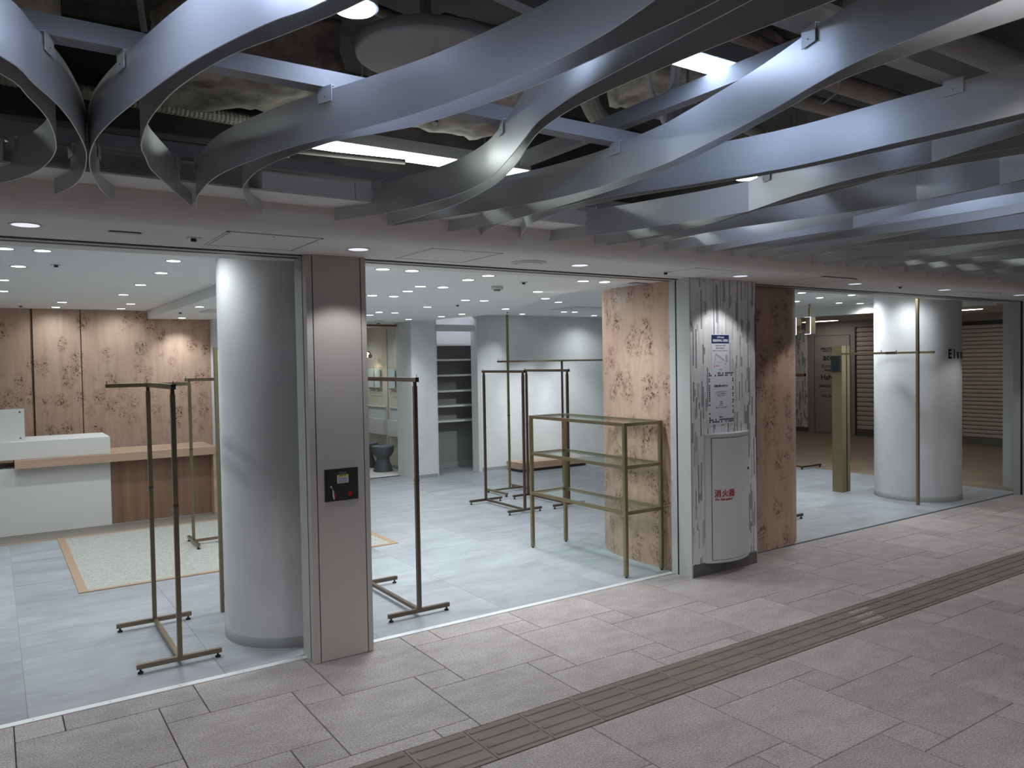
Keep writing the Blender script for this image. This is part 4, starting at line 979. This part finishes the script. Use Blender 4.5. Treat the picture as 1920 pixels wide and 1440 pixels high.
# ================================================================== SHOP: garment racks
def rack_parts(t, o, H, m, top='plain', y_extra=0.0):
    """o = base centre; base bars run along x, the link along y"""
    x, y = o; hb, hl, s = 0.225, 0.41, 0.0125
    for sy in (-1, 1):
        b = t.part('base_bar', MB().box(x-hb, x+hb, y+sy*hl-s, y+sy*hl+s, 0.026, 0.052), m)
        for sx in (-1, 1):
            fx = x+sx*(hb-0.02)
            t.part('foot', MB().cyl((fx, y+sy*hl), 0.006, 0.008, 0.027, 10).lathe((fx, y+sy*hl), [(0.015, 0.0), (0.015, 0.008), (0.010, 0.011), (0.001, 0.011)], 14), m_foot, b)
        p = t.part('post', MB().box(x-s, x+s, y+sy*hl-s, y+sy*hl+s, 0.052, H-0.055), m)
        t.part('inner_post', MB().box(x-s+0.003, x+s-0.003, y+sy*hl-s+0.003, y+sy*hl+s-0.003, H-0.06, H-0.028), m_bronze, p)
        t.part('collar', MB().box(x-s-0.0015, x+s+0.0015, y+sy*hl-s-0.0015, y+sy*hl+s+0.0015, 0.90, 0.915), m_bronze, p)
        t.part('knob', MB().bar((x-s, y+sy*hl, 0.885), (x-s-0.012, y+sy*hl, 0.885), 0.008, 0.008), m_steel, p)
    t.part('link_bar', MB().box(x-s, x+s, y-hl+s, y+hl-s, 0.028, 0.050), m)
    ya, yb = y-hl-0.035-y_extra, y+hl+0.03
    tb_ = t.part('top_bar', MB().box(x-0.0115, x+0.0115, ya, yb, H-0.028, H), m)
    for yy in (ya+0.006, yb-0.006): t.part('pin', MB().cyl((x, yy), 0.0025, H, H+0.02, 8), m_bronze, tb_)
    t.part('end_cap', MB().box(x-0.0125, x+0.0125, ya-0.003, ya, H-0.029, H+0.001), m_black, tb_)
    if top == 'T':
        cb = t.part('cross_bar', MB().box(x-0.25, x+0.25, y+hl-0.06, y+hl-0.037, H-0.026, H-0.003), m_gold)
        for xx in (x-0.243, x+0.243): t.part('pin', MB().cyl((xx, y+hl-0.048), 0.0025, H-0.003, H+0.017, 8), m_bronze, cb)
t = Thing('garment_rack', 'bronze garment rack with a gold cross bar before the reception counter', 'garment rack', (0.842, 0.747, 0), 'bronze garment racks')
rack_parts(t, (0.842, 0.747), 1.590, m_brass, 'T')
t = Thing('garment_rack', 'dark bronze garment rack just right of the beige pillar', 'garment rack', (2.325, 0.693, 0), 'bronze garment racks')
rack_parts(t, (2.325, 0.693), 1.590, m_bronze)
rack0 = t
copy_thing(rack0.o, (4.893, 3.152, 0), 0, 'left one of the two dark bronze garment racks standing side by side', 'bronze garment racks')
copy_thing(rack0.o, (5.50, 3.135, 0), 0, 'right one of the two dark bronze garment racks standing side by side', 'bronze garment racks')
t = Thing('garment_rack', 'bronze garment rack standing on the rug behind the grey column', 'garment rack', (0, 0, 0), 'bronze garment racks')
rack_parts(t, (0, 0), 1.575, m_brass); t.o.location = (1.955, 3.41, 0.0065); t.o.rotation_euler = (0, 0, -PI/2)
t = Thing('garment_rack', 'garment rack almost hidden behind the burl wood column', 'garment rack', (6.77, 1.10, 0), 'bronze garment racks')
rack_parts(t, (6.77, 1.10), 1.515, m_bronze, y_extra=0.17)
t = Thing('base_frame', 'low dark base frame on the floor beyond the burl wood column', 'base frame', (10.05, 3.0, 0))
t.part('bar', MB().box(10.02, 10.50, 2.868, 2.893, 0.026, 0.05), m_dark); t.part('bar', MB().box(10.0, 10.48, 3.30, 3.325, 0.026, 0.05), m_dark); t.part('link_bar', MB().box(10.06, 10.085, 2.89, 3.30, 0.028, 0.05), m_bronze)
for x, y in ((10.04, 2.88), (10.48, 2.88), (10.02, 3.312), (10.46, 3.312)): t.part('foot', MB().cyl((x, y), 0.013, 0.0, 0.027, 12), m_foot)

# tall pole fixture behind the two racks
t = Thing('pole_rail', 'tall gold pole with a long hanging rail behind the two racks', 'rail stand', (5.59, 4.06, 0))
t.part('tall_pole', MB().box(5.578, 5.602, 4.076, 4.100, 0.04, 2.30), m_gold)
t.part('short_pole', MB().box(6.465, 6.487, 4.079, 4.100, 0.026, 1.68), m_bronze)
t.part('rail', MB().box(5.43, 7.30, 4.080, 4.100, 1.68, 1.704), m_gold)
t.part('pin', MB().cyl((5.445, 4.09), 0.003, 1.704, 1.73, 8), m_bronze)
t.part('link_bar', MB().box(5.31, 5.77, 4.066, 4.090, 0.028, 0.050), m_brass)
for x, y0, y1 in ((5.305, 3.72, 4.18), (5.768, 3.85, 4.30)):
    b = t.part('base_bar', MB().box(x-0.0125, x+0.0125, y0, y1, 0.026, 0.052), m_brass)
    for y in (y0+0.02, y1-0.02): t.part('foot', MB().cyl((x, y), 0.013, 0.0, 0.027, 12), m_foot, b)
t.part('collar', MB().box(5.576, 5.604, 4.074, 4.102, 0.98, 0.995), m_bronze)

# gold and glass display shelf
SX0, SX1, SY0, SY1 = 4.018, 4.424, 0.118, 1.392
t = Thing('glass_shelf', 'gold framed display stand with three glass shelves beside the burl column', 'shelf', ((SX0+SX1)/2, (SY0+SY1)/2, 0))
for x in (SX0, SX1-0.028):
    for y in (SY0, SY1-0.028):
        p = t.part('leg', MB().box(x, x+0.028, y, y+0.028, 0.012, 1.198), m_gold)
        t.part('foot', MB().cyl((x+0.014, y+0.014), 0.010, 0.0, 0.012, 12), m_foot, p)
for z in (1.198, 0.868, 0.512):
    fr = MB()
    fr.box(SX0+0.028, SX1-0.028, SY0, SY0+0.026, z-0.026, z).box(SX0+0.028, SX1-0.028, SY1-0.026, SY1, z-0.026, z)
    fr.box(SX0, SX0+0.026, SY0+0.028, SY1-0.028, z-0.026, z).box(SX1-0.026, SX1, SY0+0.028, SY1-0.028, z-0.026, z)
    f = t.part('shelf_frame', fr, m_gold)
    t.part('glass_pane', MB().box(SX0+0.027, SX1-0.027, SY0+0.027, SY1-0.027, z-0.010, z-0.003), m_pane, f)
# wooden platform
t = Thing('low_platform', 'low oak display platform before the grey back wall', 'platform', (7.3, 5.56, 0))
t.part('top', MB().box(6.64, 7.95, 5.37, 5.76, 0.045, 0.145), m_oak)
t.part('plinth', MB().box(6.66, 7.93, 5.39, 5.75, 0.0, 0.045), m_dark)
# tall slim gold framed mirror behind the grey column
t = Thing('standing_mirror', 'slim gold frame of a standing mirror showing beside the grey column', 'mirror', (1.50, 1.18, 0))
t.part('frame_side', MB().box(1.262, 1.285, 1.168, 1.196, 0.0, 1.815), m_gold)
t.part('frame_side', MB().box(1.715, 1.738, 1.168, 1.196, 0.0, 1.815), m_gold)
t.part('frame_rail', MB().box(1.285, 1.715, 1.168, 1.196, 1.792, 1.815), m_gold)
t.part('frame_rail', MB().box(1.285, 1.715, 1.168, 1.196, 0.10, 0.123), m_gold)
t.part('glass', MB().box(1.285, 1.715, 1.178, 1.190, 0.123, 1.792), m_mirror)
t.part('tag', MB().box(1.284, 1.290, 1.160, 1.168, 0.26, 0.42), m_label)

# ================================================================== SHOP: reception counter, rug
t = Thing('reception_counter', 'white reception counter block with a raised ledge', 'counter', (0.3, 5.4, 0))
t.part('body', MB().box(-1.2, 1.042, 5.03, 5.72, 0.0, 0.685), m_white)
t.part('upper_block', MB().box(-1.2, 1.046, 5.012, 5.72, 0.776, 0.955), m_white)
t = Thing('privacy_board', 'upright white board standing on the reception counter', 'board', (-0.2, 5.15, 0.955))
t.part('panel', MB().box(-0.9, 0.274, 5.142, 5.158, 0.955, 1.288), m_white)
for z in (0.985, 1.255):
    kb = MB().cyl((0, 0), 0.009, 0, 0.006, 12); kb.v = [(0.235+x, 5.142-zz, z+y) for x, y, zz in kb.v]
    t.part('standoff', kb, m_steel)
t = Thing('wood_counter', 'oak counter slab with waterfall end beside the white reception block', 'counter', (1.2, 5.3, 0))
t.part('slab', MB().box(0.172, 2.13, 4.925, 5.66, 0.690, 0.774), m_walnut)
t.part('end_leg', MB().box(2.085, 2.13, 4.935, 5.66, 0.0, 0.690), m_walnut)
t.part('back_panel', MB().box(1.044, 2.083, 5.07, 5.10, 0.0, 0.689), m_walnutd)
tag(struct('floor_band', MB().box(-1.5, 2.5, 4.60, 5.03, -0.002, 0.0022), m_taupe))
struct('trim_10', MB().box(-1.5, 2.5, 4.555, 4.60, -0.002, 0.003), m_rugb)
t = Thing('rug', 'woven grey beige rug with a tan border before the counter', 'rug', (1.81, 3.42, 0))
RX0, RX1, RY0, RY1 = 0.50, 3.13, 2.285, 4.54
t.part('field', MB().box(RX0+0.062, RX1-0.062, RY0+0.045, RY1-0.03, 0.0, 0.006), m_rug)
t.part('border', MB().box(RX0, RX0+0.062, RY0, RY1, 0.0, 0.007).box(RX1-0.062, RX1, RY0, RY1, 0.0, 0.007).box(RX0+0.062, RX1-0.062, RY0, RY0+0.045, 0.0, 0.007).box(RX0+0.062, RX1-0.062, RY1-0.03, RY1, 0.0, 0.007), m_rugb)

# ================================================================== SHOP: shelf niche
t = Thing('wall_shelving', 'six white wall shelves in the grey niche', 'shelving', (5.85, 6.5, 0))
t.part('back_board', MB().box(5.50, 7.4, 6.66, 6.70, 0.09, 1.985), mat('grey_back_board', (0.30, 0.30, 0.29), 0.8))
for z in (1.985, 1.748, 1.504, 1.258, 1.022, 0.785):
    s_ = t.part('shelf', MB().box(5.50, 7.4, 6.34, 6.66, z-0.028, z), m_white)
    for x in (5.62, 6.62, 7.3): t.part('bracket', MB().box(x-0.008, x+0.008, 6.42, 6.66, z-0.055, z-0.028), m_skirt, s_)
t.part('slotted_standard', MB().box(6.615, 6.625, 6.65, 6.66, 0.3, 1.98), m_white)
t.part('plinth', MB().box(5.50, 7.4, 6.64, 6.70, 0.0, 0.09), m_skirt)
t = Thing('niche_light', 'hidden strip light glowing at the top of the shelf niche', 'strip light', (5.85, 6.3, 2.58))
t.part('diffuser', MB().box(5.52, 7.3, 6.10, 6.16, 2.575, 2.598), e_niche)
t.part('housing', MB().box(5.51, 7.31, 6.09, 6.17, 2.597, 2.605), m_white)

# ================================================================== FITTING ROOM behind
def stool(x, y, lab):
    t = Thing('stool', lab, 'stool', (x, y, 0.004), 'hourglass stools')
    t.part('body', MB().lathe((x, y), [(0.150, 0.004), (0.152, 0.02), (0.120, 0.12), (0.098, 0.19), (0.100, 0.215), (0.150, 0.27), (0.175, 0.33), (0.180, 0.392), (0.176, 0.400)], 40), m_stool)
    t.part('seat', MB().lathe((x, y), [(0.176, 0.400), (0.170, 0.405), (0.10, 0.409), (0.001, 0.410)], 40), mat('stool_seat', (0.15, 0.18, 0.20), 0.5))
stool(5.085, 6.93, 'grey hourglass stool in front, at the cream fitting room wall')
stool(5.085, 7.55, 'grey hourglass stool behind the first one at the cream wall')
for n, yc in enumerate((6.735, 7.055, 7.62, 7.87)):
    lab = ('first framed mirror panel on the cream wall, nearest the grey wall', 'second framed mirror panel on the cream wall', 'third framed mirror panel on the cream wall', 'fourth framed mirror panel on the cream wall, farthest in')[n]
    t = Thing('mirror_panel', lab, 'mirror', (5.35, yc, 1.46), 'mirror panels on the cream wall')
    t.part('panel', MB().box(5.322, 5.330, yc-0.105, yc+0.105, 1.30, 1.615), m_frost)
    for dy in (-0.095, 0.095):
        for z in (1.285, 1.63): t.part('standoff', MB().bar((5.36, yc+dy, z), (5.315, yc+dy, z), 0.012, 0.012), m_steel)
    t.part('wire_holder', MB().tube([(5.335, yc-0.08, 1.28), (5.335, yc-0.08, 1.20), (5.335, yc+0.08, 1.20), (5.335, yc+0.08, 1.28)], 0.003, 6), m_steel)
for n, (y0, y1, lab) in enumerate(((6.52, 7.19, 'white wall pocket with frosted front on the near cream panel'), (7.36, 8.2, 'white wall pocket with frosted front on the far cream panel'))):
    t = Thing('wall_pocket', lab, 'wall pocket', (5.33, (y0+y1)/2, 0.53))
    t.part('back_frame', MB().box(5.345, 5.36, y0, y1, 0.53, 0.985), m_white)
    t.part('top_edge', MB().box(5.325, 5.36, y0, y1, 0.975, 0.990), m_white)
    t.part('recess', MB().box(5.342, 5.346, y0+0.02, y1-0.02, 0.79, 0.972), m_frost)
    t.part('front', MB().box(5.30, 5.345, y0, y1, 0.53, 0.785), m_cab)
t = Thing('panel_seam', 'dark vertical seam between the two cream fitting room panels', 'trim', (5.36, 7.28, 0.0)); t.part('strip', MB().box(5.352, 5.361, 7.275, 7.290, 0.06, 2.25), m_skirt)
t = Thing('globe_lamp', 'cluster lamp of small glass and brass globes in the fitting room', 'lamp', (5.15, 7.62, 1.84))
t.part('rod', MB().tube([(5.15, 7.62, 1.88), (5.15, 7.62, 2.30)], 0.006, 8), m_gold)
for k, (dx, dy, dz, r) in enumerate(((0, 0, 0, .045), (.05, .05, .02, .04), (-.04, .06, -.01, .04), (.03, -.06, -.02, .035))):
    pr = [(max(0.001, r*math.sin(PI*q/8)), 1.845+dz-r*math.cos(PI*q/8)) for q in range(9)]
    t.part('globe', MB().lathe((5.15+dx, 7.62+dy), pr, 16), e_globe if k % 2 == 0 else m_gold)
spot(t.o, (0, 0, -0.06), 2.0, (1.0, 0.85, 0.6), 160, 0.5, 0.05)
shoplight(4.75, 6.85, 2.302, 'round downlight in the fitting room ceiling', 'fitting room downlights', None, SPOT_W*0.7)
shoplight(4.75, 7.9, 2.302, 'round downlight deep in the fitting room ceiling', 'fitting room downlights', None, SPOT_W*0.7)

# ================================================================== RIGHT HAND OPENING
t = Thing('pole_rail', 'slim gold pole with a hanging rail before the far white column', 'rail stand', (8.62, 0.35, 0))
t.part('tall_pole', MB().box(8.588, 8.616, 0.332, 0.360, 0.0, 2.415), m_gold)
t.part('rail', MB().box(8.606, 8.628, 0.17, 1.335, 1.700, 1.724), m_gold)
for y in (0.60, 0.78): t.part('pin', MB().cyl((8.617, y), 0.004, 1.724, 1.745, 8), m_bronze)
t.part('sleeve', MB().box(8.603, 8.631, 0.60, 0.72, 1.697, 1.727), m_bronze)
t = Thing('gold_post', 'thick gold upright with a dark groove left of the far column', 'post', (8.76, 1.38, 0))
t.part('front_face', MB().box(8.690, 8.780, 1.335, 1.350, 0.0, 1.815), m_gold)
t.part('side_face', MB().box(8.690, 8.705, 1.350, 1.470, 0.0, 1.815), m_gold)
t.part('groove', MB().box(8.780, 8.815, 1.38, 1.47, 0.0, 1.800), m_bronze)
t.part('back_face', MB().box(8.815, 8.875, 1.345, 1.470, 0.0, 1.815), m_gold)
t.part('black_plate', MB().box(8.655, 8.689, 1.36, 1.46, 1.49, 1.69), m_black)
t = Thing('hanging_frame', 'gold square frames with lit edges hanging from a rod', 'display frame', (9.5, 2.38, 2.0))
t.part('rod', MB().box(9.488, 9.512, 2.34, 2.365, 2.23, 2.418), m_gold)
for dx, y0 in ((0.0, 2.29), (0.0, 2.52)):
    b = t.part('panel', MB().box(9.44, 9.56, y0+0.012, y0+0.085, 2.005, 2.235), m_gold)
    t.part('lit_edge', MB().box(9.432, 9.440, y0, y0+0.010, 2.0, 2.24).box(9.432, 9.440, y0+0.01, y0+0.10, 1.996, 2.004).box(9.432, 9.440, y0+0.01, y0+0.10, 2.234, 2.24), e_frame, b)
t.part('shelf', MB().box(9.46, 9.55, 2.39, 2.52, 2.01, 2.02).box(9.46, 9.55, 2.39, 2.52, 2.08, 2.086).box(9.46, 9.55, 2.39, 2.52, 2.12, 2.126), m_bronze)

# corridor beyond: door, shutters, mosaic wall
t = Thing('door', 'pale corridor door panel with a column of brand names', 'door', (15.29, 5.86, 0))
t.part('frame', MB().box(15.275, 15.30, 5.33, 6.45, 0.0, 2.30), m_doorp)
t.part('leaf', MB().box(15.262, 15.276, 5.44, 6.29, 0.01, 2.14), m_doorp)
lg = MB(); lg.box(15.259, 15.2625, 5.432, 5.440, 0.01, 2.148).box(15.259, 15.2625, 6.288, 6.296, 0.01, 2.148).box(15.259, 15.2625, 5.432, 6.296, 2.140, 2.148)
t.part('gap', lg, m_ink)
WEST = (PI/2, 0, -PI/2)
def bn(body, size, z, y=5.93, **kw): letters(body, size, t.o, (15.258-15.29, y-5.86, z), WEST, m_ink, depth=0.001, **kw)
bn('PROTECA', 0.085, 1.852, bold=0.002, sx=1.1); bn('MADE IN JAPAN', 0.035, 1.80, bold=0.001, sx=1.2); bn('ace.', 0.19, 1.665, bold=0.004)
bn('Kanana', 0.13, 1.475, sx=0.95); bn('PROJECT', 0.05, 1.385, bold=0.002, sx=1.2); bn('HaNT', 0.155, 1.225, bold=0.003, sx=1.05); bn('Jewelna Rose', 0.105, 1.045, shear=0.35, sx=0.9); bn('WK. Design', 0.08, 0.815, sx=1.0, bold=0.001)
mt = MB().tube([(15.258, 6.15, 0.90), (15.258, 6.03, 0.94), (15.258, 5.97, 0.92), (15.258, 5.83, 0.965), (15.258, 5.78, 0.95)], 0.005, 6)
t.part('mountain_line', mt, m_inkg)
def shutter(y0, y1, pitch, ztop, lab, name='roller_shutter', z0=0.13):
    t = Thing(name, lab, 'shutter', (15.26, (y0+y1)/2, 0), 'corridor shutters')
    n = int((ztop-z0)/pitch)
    SL = MB().prof_x([(-0.0, 0.003), (-0.016, 0.010), (-0.020, pitch*0.5), (-0.012, pitch-0.012), (0.004, pitch-0.004), (0.004, 0.003)], 0, y1-y0)
    SL.v = [(y, -x, z) for x, y, z in SL.v]
    me = SL.mesh('slat', m_blind)
    for k in range(n): put('slat', me, t.o, (0.0, y1-(y0+y1)/2, z0+pitch*k))
    t.part('backing', MB().box(15.268, 15.30, y0, y1, 0.0, ztop), m_dark)
    t.part('bottom_rail', MB().box(15.235, 15.268, y0, y1, 0.0, z0), m_skirtd)
    t.part('guide', MB().box(15.23, 15.30, y1, y1+0.03, 0.0, ztop), m_dark)
    t.part('guide', MB().box(15.23, 15.30, y0-0.03, y0, 0.0, ztop), m_dark)
shutter(3.75, 5.27, 0.098, 2.30, 'slatted corridor shutter between the door and the far column')
shutter(1.2, 3.65, 0.075, 2.30, 'slatted corridor shutter right of the far column')
t = Thing('mosaic_panel', 'mosaic-faced wall panel left of the corridor door', 'wall panel', (15.29, 7.4, 0))
mo = MB(); rr = random.Random(9); y = 6.50
while y < 8.8:
    z = 0.10-rr.random()*0.2
    while z < 2.3:
        ln = rr.choice((0.08, 0.12, 0.16, 0.24)); z0, z1 = max(z, 0.1), min(z+ln-0.002, 2.3)
        if z1-z0 > 0.01: mo.box(15.270-rr.random()*0.006, 15.296, y, y+0.028, z0, z1, rr.choice((0, 0, 1, 1, 2)))
        z += ln
    y += 0.030
t.part('mosaic_strips', mo, [m_mosA, m_mosB, m_mosC], kind='stuff'); t.part('skirting', MB().box(15.262, 15.296, 6.48, 8.8, 0, 0.1), m_skirtd)
def corrlight(x, y, lab, rx=0.10, ry=0.32):
    t = Thing('corridor_light', lab, 'ceiling light', (x, y, 2.44), 'corridor ceiling lights')
    n = 28
    for nm, k, z0, z1, m in (('rim', 1.08, 2.432, 2.4405, m_white), ('diffuser', 1.0, 2.429, 2.4321, e_corr)):
        t.part(nm, MB().prism([(x+rx*k*math.cos(2*PI*q/n), y+ry*k*math.sin(2*PI*q/n)) for q in range(n)], z0, z1), m)
for x, y, lab in ((14.6, 5.7, 'oval corridor ceiling light before the door'), (13.7, 2.45, 'oval corridor ceiling light before the right shutter'), (12.2, 4.4, 'oval corridor ceiling light in the middle'), (12.0, 1.6, 'oval corridor ceiling light near the shop end')):
    corrlight(x, y, lab, 0.12, 0.42)
